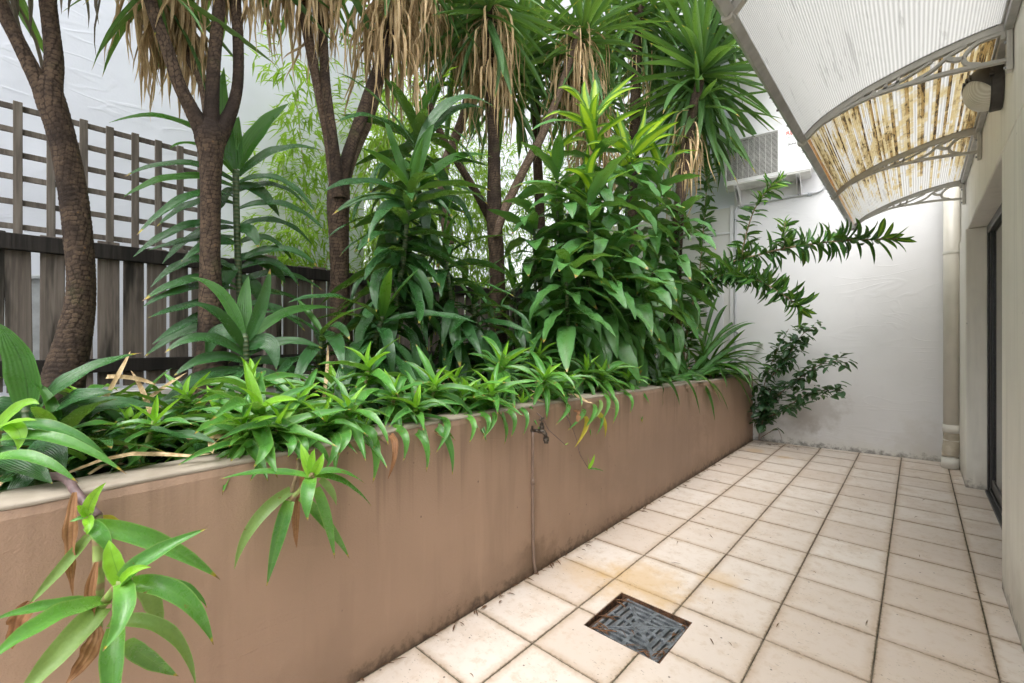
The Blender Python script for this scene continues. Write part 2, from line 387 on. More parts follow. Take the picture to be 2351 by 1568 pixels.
for yy, xx in ((DY1-.14, .118), (DY1-1.0, .118), (DY1-.9, .15), (DY0+.07, .15)):
    mb = MB(); mb.box((XW+xx, yy, .046), (XW+xx+.03, yy+.06, DTOP-.072)); mb.build('stile', M['black_aluminium'], door, bevel=.003)
for y0, y1, xx in ((DY1-.93, DY1-.145, .118), (DY0+.135, DY1-.905, .15)):
    mb = MB(); mb.box((XW+xx+.004, y0, .046), (XW+xx+.028, y1, .125)); mb.build('bottom_rail', M['black_aluminium'], door, bevel=.003)
    mb = MB(); mb.box((XW+xx+.010, y0, .127), (XW+xx+.016, y1, DTOP-.075)); mb.build('pane', M['glass_dark'], door)

# ------------------------------------------------------------------ timber fence and trellis
def wood(name, a, b, dark, grain=1.):
    g = G(name); p = g.pos(); rn = g.rand()
    q = g.n('ShaderNodeVectorMath', {'operation': 'ADD'}, i0=p, i1=g.n('ShaderNodeCombineXYZ', i0=g.math('MULTIPLY', rn, 13.), i1=g.math('MULTIPLY', rn, 7.), i2=g.math('MULTIPLY', rn, 29.)).outputs[0]).outputs[0]
    gr = g.noise(g.map(q, (60*grain, 60*grain, 2.2)), 1., 4, .6, .6)
    c = g.mix(g.ramp(gr, .3, .7), a, b)
    c = g.mix(g.math('MULTIPLY', rn, .45), c, tuple(x*.5 for x in a))
    big = g.noise(g.map(q, (9, 9, 1.1)), 1., 4, .65)
    c = g.mix(g.ramp(big, .50, .68, 0., .9), c, dark)
    kn = g.n('ShaderNodeTexVoronoi', Vector=g.map(q, (7, 7, 2.2)), Scale=1.).outputs['Distance']
    c = g.mix(g.ramp(kn, .04, .09, .8, 0.), c, tuple(x*.4 for x in a))
    M[name] = g.done(g.bsdf(c, .75, .25, 0, g.bump(gr, .5, .004))); return M[name]
wood('grey_paling', (.155, .128, .108), (.27, .23, .195), (.016, .015, .012))
wood('dark_rail', (.016, .014, .012), (.04, .034, .03), (.01, .009, .008))
wood('trellis_wood', (.15, .128, .108), (.25, .218, .185), (.08, .068, .058))
XF = -3.1
fence = thing('paling_fence', 'weathered grey timber paling fence with dark stained rails behind the garden bed', 'fence', (XF, 2, .93))
PIT = .1008; k0 = AX(16.6, 600, XF).y
pm = []
for v in range(4):
    mb = MB(); mb.box((-.009, -.0425, 0), (.009, .0425, .745+rnd.uniform(-.008, .012))); pm.append(mb.mesh('paling', M['grey_paling'], bevel=.002))
for k in range(-9, 55):
    y = k0+.0435+PIT*k+rnd.gauss(0, .0025)
    link('paling', pm[k % 4], fence, Matrix.Translation((XF-.011, y, .955+rnd.gauss(0, .004))) @ Matrix.Rotation(rnd.gauss(0, .006), 4, 'X'))
for y0, y1 in ((-1.2, 1.0), (1.07, 3.4), (3.47, 5.65)):
    mb = MB(); mb.box((XF+.002, y0, 1.612), (XF+.038, y1, 1.688)); mb.build('rail', M['dark_rail'], fence, bevel=.003)
    mb = MB(); mb.box((XF+.002, y0, 1.03), (XF+.036, y1, 1.10)); mb.build('rail', M['dark_rail'], fence, bevel=.003)
for y in (1.035, 3.435):
    mb = MB(); mb.box((XF+.002, y-.034, .90), (XF+.075, y+.034, 1.735)); mb.build('post', M['dark_rail'] if y > 2 else M['grey_paling'], fence, bevel=.003)
trel = thing('garden_trellis', 'square timber lattice trellis standing above the paling fence', 'trellis', (XF-.05, 0, 1.6))
mb = MB(); mb.box((-.009, -.0155, 0), (.009, .0155, .72)); tb = mb.mesh('batten', M['trellis_wood'], bevel=.0015)
for px in (41, 117, 192, 252, 310, 363, 413, 460):
    y = AX(px, 400, XF-.05).y; link('batten', tb, trel, Matrix.Translation((XF-.045, y, 1.60+rnd.gauss(0, .004))))
for k in range(-8, 0):
    link('batten', tb, trel, Matrix.Translation((XF-.045, AX(41, 400, XF-.05).y+.101*k, 1.60)))
for py in (237, 291, 346, 400, 458, 515):
    z = AX(0, py, XF-.06).z; mb = MB(); mb.box((XF-.069, -1.0, z-.014), (XF-.055, .70, z+.012)); mb.build('cross_batten', M['trellis_wood'], trel, bevel=.0015)
# pale meter box seen through the gaps in the fence
simple('pale_metal', (.62, .66, .68), .4)
box = thing('meter_box', 'pale metal box glimpsed through the fence gaps beside the big trunk', 'box', (-3.6, -.05, 1.0))
mb = MB(); mb.box((-3.75, -.35, .95), (-3.6, .05, 1.55)); mb.build('casing', M['pale_metal'], box, bevel=.006)
mb = MB(); mb.box((-3.6, -.34, 1.535), (-3.585, .04, 1.555)); mb.build('lid_edge', M['pale_metal'], box, bevel=.003)
simple('grey_ink', (.12, .12, .13), .6)
def text(body, size, mat, parent, mw, name='lettering', bold=0., ext=.0006, align='LEFT'):
    cu = bpy.data.curves.new(name, 'FONT'); cu.body = body; cu.size = size; cu.extrude = ext; cu.offset = bold; cu.align_x = align
    cu.materials.append(mat); tmp = bpy.data.objects.new(name, cu); COL.objects.link(tmp); bpy.context.view_layer.update()
    me = bpy.data.meshes.new_from_object(tmp.evaluated_get(bpy.context.evaluated_depsgraph_get())); bpy.data.objects.remove(tmp)
    return link(name, me, parent, mw)
kp = AX(13, 640, -3.5995)
text('K', .045, M['grey_ink'], box, Matrix(((0,0,1,kp.x),(1,0,0,kp.y),(0,1,0,kp.z),(0,0,0,1))))
# ================================================================== FIXTURES
simple('pvc_cream', (.62, .59, .52), .4, 0, .5, .06, 3)
simple('pvc_joint', (.68, .66, .60), .35, 0, .5, .06, 9)
simple('pvc_elbow', (.42, .37, .29), .45, 0, .5, .15, 12)
simple('white_casing', (.90, .90, .90), .35, 0, .5, .03, 5)
simple('casing_shade', (.72, .71, .68), .5, 0, .4, .12, 9)
simple('grey_conduit', (.52, .53, .55), .4, 0, .5, .08, 6)
simple('galvanised', (.30, .32, .34), .4, .7, .5, .2, 25)
simple('black_void', (.006, .006, .006), .8)
simple('red_ink', (.62, .07, .03), .5)
simple('green_ink', (.18, .25, .2), .6)

# -- floor drain
g = G('iron_grate'); p = g.pos(); n = g.noise(p, 40, 5, .7)
c = g.mix(g.ramp(n, .35, .65), (.11, .125, .14), (.24, .265, .29)); c = g.mix(g.ramp(g.noise(p, 18, 5, .7), .60, .74, 0., .7), c, (.16, .085, .05))
M['grate'] = g.done(g.bsdf(c, g.ramp(n, .3, .7, .28, .5), .5, .35, g.bump(n, .3, .003)))
g = G('rusty_frame'); p = g.pos(); n = g.noise(p, 60, 5, .7)
c = g.mix(g.ramp(n, .35, .65), (.035, .022, .015), (.15, .075, .04)); M['rust'] = g.done(g.bsdf(c, .7, .3, 0, g.bump(n, .6, .004)))
drain = thing('floor_drain', 'square slotted grey metal drain grate set in the tiled floor', 'drain', ((HX0+HX1)/2, (HY0+HY1)/2, 0))
mb = MB(); t = .004; zt = -.004
mb.box((HX0, HY0, -.175), (HX1, HY1, -.17))
for a, b in (((HX0, HY0), (HX0+t, HY1)), ((HX1-t, HY0), (HX1, HY1)), ((HX0+t, HY0), (HX1-t, HY0+t)), ((HX0+t, HY1-t), (HX1-t, HY1))):
    mb.box((*a, -.169), (*b, zt))
mb.build('pit', M['rust'], drain)
fr = Matrix.Translation((HX0+.176, HY0+.164, -.014)) @ Matrix.Rotation(R(-3), 4, 'Z')
mb = MB(); mb.box((-.158, -.152, -.02), (-.1485, .152, -.003), fr); mb.box((.1475, -.152, -.02), (.1505, .152, -.003), fr); mb.box((-.148, -.154, -.02), (.147, -.1485, -.003), fr); mb.box((-.148, .1485, -.02), (.147, .154, -.003), fr)
mb.build('seat_frame', M['rust'], drain)
NG = 76; hs_ = .146
def solid(i, j):
    if not (0 <= i < NG and 0 <= j < NG): return False
    x = (i+.5)/NG*2-1; y = (j+.5)/NG*2-1; ax, ay = abs(x), abs(y); m = max(ax, ay); l = min(ax, ay)
    if m > .955: return True
    ph = (m*5.1+.1) % 1
    ring = int(m*5.1+.1)
    if ring < 1: return True
    slot = .28 < ph < .80
    return not (slot and (m-l) > .09 and l > .06)
mb = MB(); top = .004; vs = {}; V = []; F = []
def vid(i, j, k):
    q = (i, j, k)
    if q not in vs:
        vs[q] = len(V); V.append(fr @ Vector(((i/NG*2-1)*hs_, (j/NG*2-1)*hs_, 0 if k else -.012)))
    return vs[q]
for i in range(NG):
    for j in range(NG):
        if not solid(i, j): continue
        F.append((vid(i,j,1), vid(i+1,j,1), vid(i+1,j+1,1), vid(i,j+1,1)))
        if not solid(i-1, j): F.append((vid(i,j,0), vid(i,j,1), vid(i,j+1,1), vid(i,j+1,0)))
        if not solid(i+1, j): F.append((vid(i+1,j,1), vid(i+1,j,0), vid(i+1,j+1,0), vid(i+1,j+1,1)))
        if not solid(i, j-1): F.append((vid(i,j,1), vid(i,j,0), vid(i+1,j,0), vid(i+1,j,1)))
        if not solid(i, j+1): F.append((vid(i,j+1,0), vid(i,j+1,1), vid(i+1,j+1,1), vid(i+1,j+1,0)))
mb.add(V, F); gr_ = mb.build('grate', M['grate'], drain)
mb = MB()
for a in range(4): mb.bar([fr @ Vector((math.cos(a*math.pi/2+math.pi/4)*r_, math.sin(a*math.pi/2+math.pi/4)*r_, .001)) for r_ in (.03, .198)], .006, .003, (0, 0, 1))
mb.build('ridge', M['grate'], drain)
mb = MB(); mb.lathe([(.02, 0), (.019, .0025), (.015, .003)], 20, fr); mb.build('boss', M['grate'], drain)

# -- tap on its copper riser
g = G('aged_brass'); p = g.pos(); n = g.noise(p, 90, 4)
M['brass'] = g.done(g.bsdf(g.mix(g.ramp(n, .4, .65), (.06, .052, .045), (.15, .12, .095)), .38, .5, .7, g.bump(n, .2, .002)))
simple('painted_pipe', (.22, .155, .12), .5, 0, .4, .1, 20)
tx, ty, tz = XP+.003, AX(1220, 988, XP).y, AX(1220, 988, XP).z
tap = thing('garden_tap', 'old brass garden tap with hose fitting on the brown planter wall', 'tap', (tx, ty, tz)); tap.scale = (.74, .74, .74)
d = Vector((.93, .36, 0)).normalized()
def tp(a, b): return Vector((tx, ty, tz)) + d*a + Vector((0, 0, b))
mb = MB(); mb.lathe([(.004, 0), (.016, .0), (.016, .006), (.012, .008)], 16, Matrix.Translation((tx-.003, ty, tz)) @ Matrix.Rotation(math.pi/2, 4, 'Y')); mb.box((tx-.002, ty-.008, tz), (tx+.006, ty+.008, tz+.032)); mb.build('wall_plate', M['brass'], tap, bevel=.001)
mb = MB(); mb.tube([tp(.0, 0), tp(.03, .001), tp(.045, 0)], [.0115, .0115, .0135], 14); mb.build('inlet', M['brass'], tap, smooth=True)
mb = MB(); mb.tube([tp(.04, 0), tp(.052, 0), tp(.068, .002), tp(.084, -.004), tp(.096, -.018), tp(.1, -.036)], [.013, .0165, .019, .0165, .0135, .0125], 16); mb.build('body', M['brass'], tap, smooth=True)
bx = tp(.07, 0)
mb = MB(); mb.lathe([(.0155, .008), (.0165, .02), (.0185, .022), (.0185, .027), (.0165, .029), (.0185, .031), (.018, .036), (.013, .037), (.013, .056), (.009, .058), (.0045, .059), (.0045, .078)], 20, Matrix.Translation(bx)); spn = mb.build('spindle', M['brass'], tap)
mb = MB(); hz = bx+Vector((0, 0, .083)); hd = Vector((-.30, .95, 0)).normalized()
for s_ in (-1, 1): mb.tube([hz, hz+hd*.012*s_, hz+hd*.022*s_, hz+hd*.028*s_, hz+hd*.034*s_, hz+hd*.0365*s_], [.0095, .007, .0048, .0075, .0075, .003], 12)
mb.build('handle', M['brass'], spn, smooth=True)
ox = tp(.101, -.036)
mb = MB(); mb.lathe([(.0125, 0), (.0205, -.002), (.021, -.008), (.0195, -.011), (.021, -.014), (.0205, -.028), (.0155, -.031), (.0155, -.043), (.012, -.044)], 20, Matrix.Translation(ox)); mb.build('hose_fitting', M['brass'], tap)
rise = thing('water_pipe', 'thin brown painted water pipe running up the planter wall to the tap', 'pipe', (XP, 1.69, 0))
mb = MB(); mb.tube(smooth_path([(tx+.008, ty+.022, -.002), (tx+.008, ty+.008, .06), (tx+.006, ty+.003, .16), (tx+.005, ty, .40), (tx+.005, ty, tz-.005)], 6), .0075, 12); mb.build('riser', M['painted_pipe'], rise, smooth=True)
mb = MB(); mb.tube([(tx+.005, ty, .46), (tx+.005, ty, .49)], .0095, 12); mb.build('coupling', M['painted_pipe'], rise, smooth=True)

# -- rain water downpipe in the far corner
dp = thing('downpipe', 'cream plastic rainwater downpipe in the corner by the door pier', 'downpipe', (.24, 5.86, 0))
dx, dy = .238, 5.865; dr = .058
mb = MB(); mb.tube([(dx, dy, .36), (dx, dy, 3.05)], dr, 28); mb.build('pipe', M['pvc_cream'], dp, smooth=True)
mb = MB(); mb.tube([(dx, dy, .325), (dx, dy, .40)], dr+.005, 28); mb.build('socket', M['pvc_joint'], dp, smooth=True)
mb = MB(); mb.tube(smooth_path([(dx, dy, .324), (dx, dy-.004, .26), (dx-.008, dy-.035, .17), (dx-.012, dy-.06, .10)], 5), dr+.001, 28); mb.build('elbow', M['pvc_elbow'], dp, smooth=True)
for z_, ox_, oy_, tl in ((.262, 0, -.004, 12), (.135, -.01, -.045, 24)):
    mt = Matrix.Translation((dx+ox_, dy+oy_, z_)) @ Matrix.Rotation(R(tl), 4, 'X')
    mb = MB(); mb.lathe([(dr+.002, -.006), (dr+.006, -.005), (dr+.006, .005), (dr+.002, .006)], 28, mt); mb.build('joint_ring', M['pvc_joint'], dp)
mb = MB(); mb.tube([(dx-.012, dy-.062, .1), (dx-.012, dy-.064, .002)], dr+.006, 28); mb.build('shoe', M['pvc_joint'], dp, smooth=True)
for z_ in (2.02,):
    mb = MB(); mb.lathe([(dr+.0005, -.012), (dr+.004, -.012), (dr+.004, .012), (dr+.0005, .012)], 28, Matrix.Translation((dx, dy, z_))); mb.box((dx+.02, dy-.01, z_-.012), (dx+.07, dy+.06, z_+.012)); mb.build('strap', M['pvc_joint'], dp)

# -- air conditioner condenser on brackets
ACO = .30
def aw(px, py, off=ACO): return ew((2400+px*.25521)*.65133, (350+py*.25526)*.65133, off)
x0 = aw(592, 900)[0]; x1 = aw(1790, 900)[0]; z0 = aw(1790, 945)[1]; z1 = aw(700, 560)[1]
z0 = 3.02; z1 = 3.525
ac = thing('air_conditioner', 'white wall mounted air conditioner outdoor unit on the far wall', 'air conditioner', EW @ Vector((x0, 0, z0)))
yf, yb = -.30, -.03
gx0, gx1, gz0, gz1 = x0+.022, x0+.022+(aw(1340, 700)[0]-aw(622, 700)[0]), z0+.03, z1-.012
FD = .045
# casing: back box + front frame leaving a well for the fan
mb = MB(); mb.box((x0, yf+FD, z0), (x1, yb, z1), EW); mb.build('casing', M['white_casing'], ac, bevel=.008, seg=2)
mb = MB()
for a, b in (((x0, z0), (gx0, z1)), ((gx0, z0), (gx1, gz0)), ((gx0, gz1), (gx1, z1)), ((gx1, z0), (x1, z1))):
    mb.box((a[0], yf, a[1]), (b[0], yf+FD+.003, b[1]), EW)
mb.build('front_frame', M['white_casing'], ac)
mb = MB(); mb.box((gx0, yf+.040, gz0), (gx1, yf+.0445, gz1), EW); mb.build('coil_back', simple('coil_dark', (.035, .033, .03), .7), ac)
cx_, cz_ = (gx0+gx1)/2+.02, (gz0+gz1)/2
mb = MB(); mb.lathe([(.0, 0), (.05, 0), (.05, .012), (.04, .016)], 24, EW @ Matrix.Translation((cx_, yf+.034, cz_)) @ Matrix.Rotation(math.pi/2, 4, 'X'))
for k in range(3):
    a0 = k*2.094; pts = []
    pol = [(r_*math.cos(a0+o_), r_*math.sin(a0+o_)) for r_, o_ in ((.045, -.3), (.12, -.5), (.2, -.45), (.205, .1), (.19, .45), (.12, .45), (.045, .4))]
    mb.prism([(cx_+u_, yf+.030, cz_+w_) for u_, w_ in pol], (0, .004, 0), EW)
mb.build('fan', simple('fan_grey', (.07, .068, .065), .6), ac)
mb = MB(); nsl = 34
for k in range(nsl):
    z = gz0+.006+(gz1-gz0-.012)*k/(nsl-1); mb.box((gx0+.002, yf-.004, z-.0022), (gx1-.002, yf+.001, z+.0022), EW)
for k in range(10):
    x = gx0+.006+(gx1-gx0-.012)*k/9; mb.box((x-.0016, yf-.0055, gz0), (x+.0016, yf-.0042, gz1), EW)
gg = mb.build('grille', M['casing_shade'], ac); gg['kind'] = 'stuff'
mb = MB()
for a, b in (((gx0-.006, gz0-.006), (gx0, gz1+.006)), ((gx1, gz0-.006), (gx1+.006, gz1+.006)), ((gx0, gz0-.006), (gx1, gz0)), ((gx0, gz1), (gx1, gz1+.006))):
    mb.box((a[0], yf-.007, a[1]), (b[0], yf-.0005, b[1]), EW)
mb.build('grille_rim', M['white_casing'], ac)
pxs = (gx1+.012, x1-.055); PN = []
for za, zb in ((z0+.03, z0+.17), (z0+.173, z0+.333), (z0+.336, z1-.012)):
    mb = MB(); mb.box((pxs[0], yf-.0025, za), (pxs[1], yf-.0003, zb), EW); pnl = mb.build('panel', M['white_casing'], ac, bevel=.0008); PN.append(pnl)
mb = MB(); mb.box((x0+.01, yf+.004, z0-.022), (x1-.004, yb-.005, z0-.0015), EW); mb.build('base_pan', M['casing_shade'], ac, bevel=.004)
mb = MB(); mb.box((x1+.0005, yf+.09, z0+.03), (x1+.05, yb-.03, z0+.22), EW); mb.build('valve_cover', M['white_casing'], ac, bevel=.008)
def on_ac(px, py):
    a = aw(px, py); return EW @ Matrix.Translation((a[0], yf-.0032, a[1])) @ Matrix.Rotation(math.pi/2, 4, 'X')
text('FUJITSU', .050, M['red_ink'], PN[2], on_ac(1452, 497) @ Matrix.Scale(.78, 4, (1, 0, 0)), 'brand_lettering', .0016)
mb = MB()
for s_ in (-1, 1): mb.tube([on_ac(1520, 440) @ Vector((s_*.006+.006*math.cos(a_*.785), .004*math.sin(a_*.785), 0)) for a_ in range(9)], .0009, 5)
mb.build('brand_mark', M['red_ink'], PN[2])
mb = MB()
for k in range(9):
    o_ = on_ac(1452, 541); mb.box((k*.0115, 0, 0), (k*.0115+.008, .004, .0006), o_)
mb.build('fine_print', M['green_ink'], PN[2])
mb = MB(); o_ = on_ac(1475, 650)
mb.prism([o_ @ Vector(v) for v in ((0, 0, 0), (.004, 0, 0), (.012, .034, 0), (.008, .034, 0))], o_.to_3x3() @ Vector((0, 0, .0006)))
for k in range(7): mb.box((.012+k*.0095, .008, 0), (.0185+k*.0095, .017+.004*(k % 3 == 0), .0006), o_)
mb.box((.012, .022, 0), (.075, .0235, .0006), o_)
mb.build('model_badge', M['grey_ink'], PN[1])
for xx in (x0+.10, x1-.135):
    br = []
    mb = MB()
    for o_ in (0, .034): mb.prism([EW @ Vector((xx+o_, -.005, z0-.024)), EW @ Vector((xx+o_, -.29, z0-.024)), EW @ Vector((xx+o_, -.29, z0-.045)), EW @ Vector((xx+o_, -.03, z0-.19)), EW @ Vector((xx+o_, -.005, z0-.19))], eu*.003)
    mb.box((xx+.003, -.008, z0-.19), (xx+.034, -.003, z0-.026), EW); mb.box((xx+.003, -.29, z0-.027), (xx+.034, -.009, z0-.0235), EW)
    for yy in (-.22, -.12): mb.lathe([(.009, 0), (.009, .008), (.005, .009), (.005, .018)], 6, EW @ Matrix.Translation((xx+.018, yy, z0-.028)) @ Matrix.Rotation(math.pi, 4, 'X'))
    mb.build('bracket', M['white_casing'], ac)
# conduit on the end wall
cd_ = thing('wall_conduit', 'grey conduit pipe bending across the end wall below the air conditioner', 'conduit', EW @ Vector((-.19, 0, .5)))
def cw(px, py): a = aw(px, py, 0); return EW @ Vector((a[0], -.016, a[1]))
pth = [EW @ Vector((-.187, -.016, .5)), EW @ Vector((-.187, -.016, 2.0)), cw(750, 1620), cw(752, 1545), cw(790, 1495), cw(880, 1470), cw(1400, 1373), cw(1800, 1303), cw(1920, 1270), cw(1975, 1200), cw(1978, 1100), cw(1960, 950)]
mb = MB(); mb.tube(smooth_path(pth, 6), .0125, 12); mb.build('pipe', M['grey_conduit'], cd_, smooth=True)
for q in (cw(1760, 1312), EW @ Vector((-.187, -.016, 2.66)), EW @ Vector((-.187, -.016, 1.29)), cw(1150, 1420)):
    mb = MB(); mb.box((-.012, -.004, -.02), (.030, .014, -.004), Matrix.Translation(q) @ EW.to_3x3().to_4x4()); mb.lathe([(.0142, -.008), (.0142, .008)], 10, Matrix.Translation(q)); mb.build('saddle_clip', M['galvanised'], cd_)

# ------------------------------------------------------------------ awning
def sheet(name, stain):
    g = G(name); uv = g.uv(); s_ = g.sep(uv)
    rib = g.n('ShaderNodeTexWave', {'bands_direction': 'X', 'wave_profile': 'SIN'}, Vector=uv, Scale=29., Distortion=.0).outputs[1]
    wet = g.ramp(g.noise(g.map(uv, (26, 2.2, 1)), 1., 4, .7, .3), .58, .64)
    c = g.mix(rib, (.36, .358, .34), (.52, .517, .50))
    c = g.mix(g.math('MULTIPLY', wet, .4), c, (.22, .215, .20))
    rough_edge = g.ramp(g.noise(g.map(uv, (60, 9, 1)), 1., 3), .72, .76)
    c = g.mix(g.math('MULTIPLY', rough_edge, .6), c, (.35, .30, .2))
    if stain:
        mask = g.noise(g.map(uv, (4, 2.2, 1)), 1., 3, .5)
        cell = g.n('ShaderNodeTexWhiteNoise', {'noise_dimensions': '1D'}, W=g.math('FLOOR', g.math('MULTIPLY', s_[0], 84.))).outputs[0]
        along = g.noise(g.n('ShaderNodeCombineXYZ', i0=g.math('MULTIPLY', g.math('FLOOR', g.math('MULTIPLY', s_[0], 84.)), 3.7), i1=g.math('MULTIPLY', s_[1], 6.), i2=0.).outputs[0], 1., 4, .65)
        lim = g.math('ADD', g.math('MULTIPLY', cell, .28), g.math('MULTIPLY', mask, .5))
        bias = stain if not isinstance(stain, str) else None
        amt = g.math('ADD', lim, g.math('MULTIPLY', along, .55))
        if bias is None: amt = g.math('SUBTRACT', amt, g.math('MULTIPLY', g.math('ADD', s_[1], g.math('MULTIPLY', g.math('ABSOLUTE', g.math('SUBTRACT', s_[0], .55)), .5)), .22)); bias = .12
        amt = g.math('ADD', amt, bias)
        c = g.mix(g.ramp(amt, .62, .72, 0., .85), c, (.40, .31, .13))
        c = g.mix(g.ramp(amt, .74, .84, 0., .9), c, (.20, .125, .04))
        sp = g.noise(g.map(uv, (84, 11, 1)), 1., 3, .7)
        c = g.mix(g.math('MULTIPLY', g.ramp(amt, .70, .86), g.ramp(sp, .46, .58)), c, (.03, .02, .012))
        rst = g.ramp(g.math('ADD', s_[0], g.math('MULTIPLY', g.noise(g.map(uv, (10, 3, 1)), 1., 4, .7), .10)), .05, .12, .75, 0.)
        c = g.mix(rst, c, (.45, .19, .05))
    nm = g.bump(rib, .35, .004)
    pr = g.bsdf(c, .3, .5, 0, nm)
    tr = g.n('ShaderNodeBsdfTranslucent', Color=c, Normal=nm).outputs[0]
    m1 = g.n('ShaderNodeMixShader', i0=.66, i1=pr, i2=tr).outputs[0]
    M[name] = g.done(m1); return M[name]
sheet('clear_sheet', None); sheet('mildew_sheet', .085); sheet('part_mildew_sheet', 'fade')
simple('grey_bracket', (.43, .42, .385), .42, 0, .5, .1, 8)
simple('rail_alu', (.40, .40, .39), .35, .3, .5, .15, 14)
simple('grime', (.05, .04, .03), .8)
awn = thing('awning', 'curved translucent polycarbonate door awning with scrolled grey brackets on the house wall', 'awning', (XW, 3.4, 2.3))
prof = smooth_path([(-.452, 2.268), (-.40, 2.318), (-.341, 2.358), (-.245, 2.405), (-.137, 2.445), (.045, 2.495), (.206, 2.522), (.292, 2.526)], 6)
prof = [(float(a), float(b)) for a, b in prof]; NP = len(prof)
YB = [.30, 1.555, 2.81, 4.055, 5.31]
for k in range(4):
    y0, y1 = YB[k]+.010, YB[k+1]-.010; mb = MB(); vs = []; uvs = []; fs = []; ny = 14
    for j in range(ny+1):
        for i, (a, b) in enumerate(prof):
            sag = -.010*math.sin(math.pi*j/ny)*math.sin(math.pi*i/(NP-1))
            vs.append((a, y0+(y1-y0)*j/ny, b+.016+sag)); uvs.append((i/(NP-1), j/ny))
    for j in range(ny):
        for i in range(NP-1): fs.append((j*NP+i, j*NP+i+1, j*NP+NP+i+1, j*NP+NP+i))
    mb.add(vs, fs, uvs); mb.build('sheet', M[('clear_sheet', 'clear_sheet', 'mildew_sheet', 'part_mildew_sheet')[k]], awn, smooth=True)
for k in range(5):
    yb = YB[k]; ax = (0, 1, 0)
    P3 = lambda a, b: Vector((a, yb, b))
    mb = MB(); mb.bar([P3(a, b) for a, b in prof], .030, .028, ax)                    # glazing arch
    mb.bar([P3(a, b+.022) for a, b in prof], .008, .042, ax)
    mb.build('arch_rib', M['grey_bracket'], awn)
    mb = MB()
    lo = smooth_path([(-.36, 2.335), (-.26, 2.375), (-.15, 2.40), (0., 2.405), (.12, 2.402), (.285, 2.385)], 5)
    mb.bar([P3(*q) for q in lo], .015, .024, ax)
    mb.bar([P3(*q) for q in smooth_path([(-.02, 2.408), (.05, 2.435), (.10, 2.475), (.16, 2.50)], 5)], .012, .022, ax)
    mb.bar([P3(*q) for q in smooth_path([(.265, 2.505), (.20, 2.50), (.163, 2.47), (.152, 2.44), (.165, 2.415), (.20, 2.40)], 5)], .015, .022, ax)
    mb.bar([P3(*q) for q in smooth_path([(.10, 2.468), (.125, 2.452), (.150, 2.448)], 4)], .016, .022, ax)
    for a in (-.21, -.165, -.12, -.075): mb.bar([P3(a, float(np.interp(a, [q[0] for q in lo], [q[1] for q in lo]))), P3(a+.012, float(np.interp(a, [q[0] for q in prof], [q[1] for q in prof])))], .012, .020, ax)
    mb.bar([P3(*q) for q in smooth_path([(-.14, 2.41), (-.06, 2.43), (0., 2.455), (.05, 2.478)], 4)], .010, .020, ax)
    mb.build('bracket', M['grey_bracket'], awn)
    mb = MB(); mb.box((.278, yb-.019, 2.335), (.2975, yb+.019, 2.545)); mb.box((.262, yb-.012, 2.475), (.2775, yb+.012, 2.535)); wp = mb.build('wall_plate', M['grey_bracket'], awn, bevel=.003)
    for z_ in (2.352, 2.46):
        mb = MB(); mb.lathe([(.007, 0), (.007, .007), (.004, .008)], 6, Matrix.Translation((.2779, yb-.008, z_)) @ Matrix.Rotation(-math.pi/2, 4, 'Y')); mb.build('bolt', M['galvanised'], wp)
    mb = MB(); mb.box((-.478, yb-.02, 2.243), (-.440, yb+.02, 2.285)); mb.build('end_clamp', M['grey_bracket'], awn, bevel=.006)
mb = MB(); mb.bar([(-.458, YB[0], 2.268), (-.458, YB[-1]+.015, 2.268)], .030, .034, Vector((.75, 0, .66)).normalized()); mb.build('front_rail', M['rail_alu'], awn, bevel=.003)
mb = MB()
for k in range(150):
    y = rnd.uniform(YB[0], YB[-1]); r_ = rnd.uniform(.002, .006); mb.lathe([(.001, -r_*.6), (r_, -r_*.2), (r_*.9, r_*.4), (.001, r_*.7)], 6, Matrix.Translation((-.476+rnd.gauss(0, .002), y, 2.272+rnd.gauss(0, .006))))
gm = mb.build('grime', M['grime'], awn); gm['kind'] = 'stuff'
mb = MB(); mb.box((.262, YB[0], 2.538), (.2985, YB[-1]+.01, 2.572)); mb.box((.270, YB[0], 2.505), (.2985, YB[-1]+.008, 2.5355)); mb.build('wall_rail', M['rail_alu'], awn, bevel=.003)

# -- bulkhead light under the awning
simple('bronze_plastic', (.040, .036, .033), .45, 0, .45, .2, 30)
g = G('ribbed_lens'); p = g.pos(); wv = g.n('ShaderNodeTexWave', {'bands_direction': 'Y'}, Vector=p, Scale=45.).outputs[1]
M['lens'] = g.done(g.bsdf(g.mix(wv, (.50, .47, .38), (.62, .60, .52)), .25, .5, 0, g.bump(wv, .4, .003)))
lt = thing('bulkhead_light', 'dark bronze hooded bulkhead light fixed to the wall under the awning', 'light', (XW, 3.13, 2.41))
ly, lz = 3.14, 2.415
def ell(u, v, s_=1.):   # dome whose axis points out of the wall (-x)
    return Vector((XW-.045-.095*s_*math.sin(u), ly+.088*s_*math.cos(u)*math.cos(v), lz+.112*s_*math.cos(u)*math.sin(v)))
def dome(u0, u1, keep, s_):
    nu, nv = 14, 40; V = []; F = []
    for i in range(nu+1):
        for j in range(nv): V.append(ell(u0+(u1-u0)*i/nu, 2*math.pi*j/nv, s_))
    for i in range(nu):
        for j in range(nv):
            cc = (V[i*nv+j]+V[(i+1)*nv+(j+1) % nv])/2
            if keep(cc): F.append((i*nv+j, i*nv+(j+1) % nv, (i+1)*nv+(j+1) % nv, (i+1)*nv+j))
    return MB().add(V, F)
hood = lambda q: (q.z-lz) > -.02-.35*(XW-.045-q.x)+.03 if (XW-.045-q.x) > .022 else True
hm = dome(0, math.pi/2, lambda q: True, 1.0).mesh('hood', M['bronze_plastic'], smooth=True)
bm = bmesh.new(); bm.from_mesh(hm)
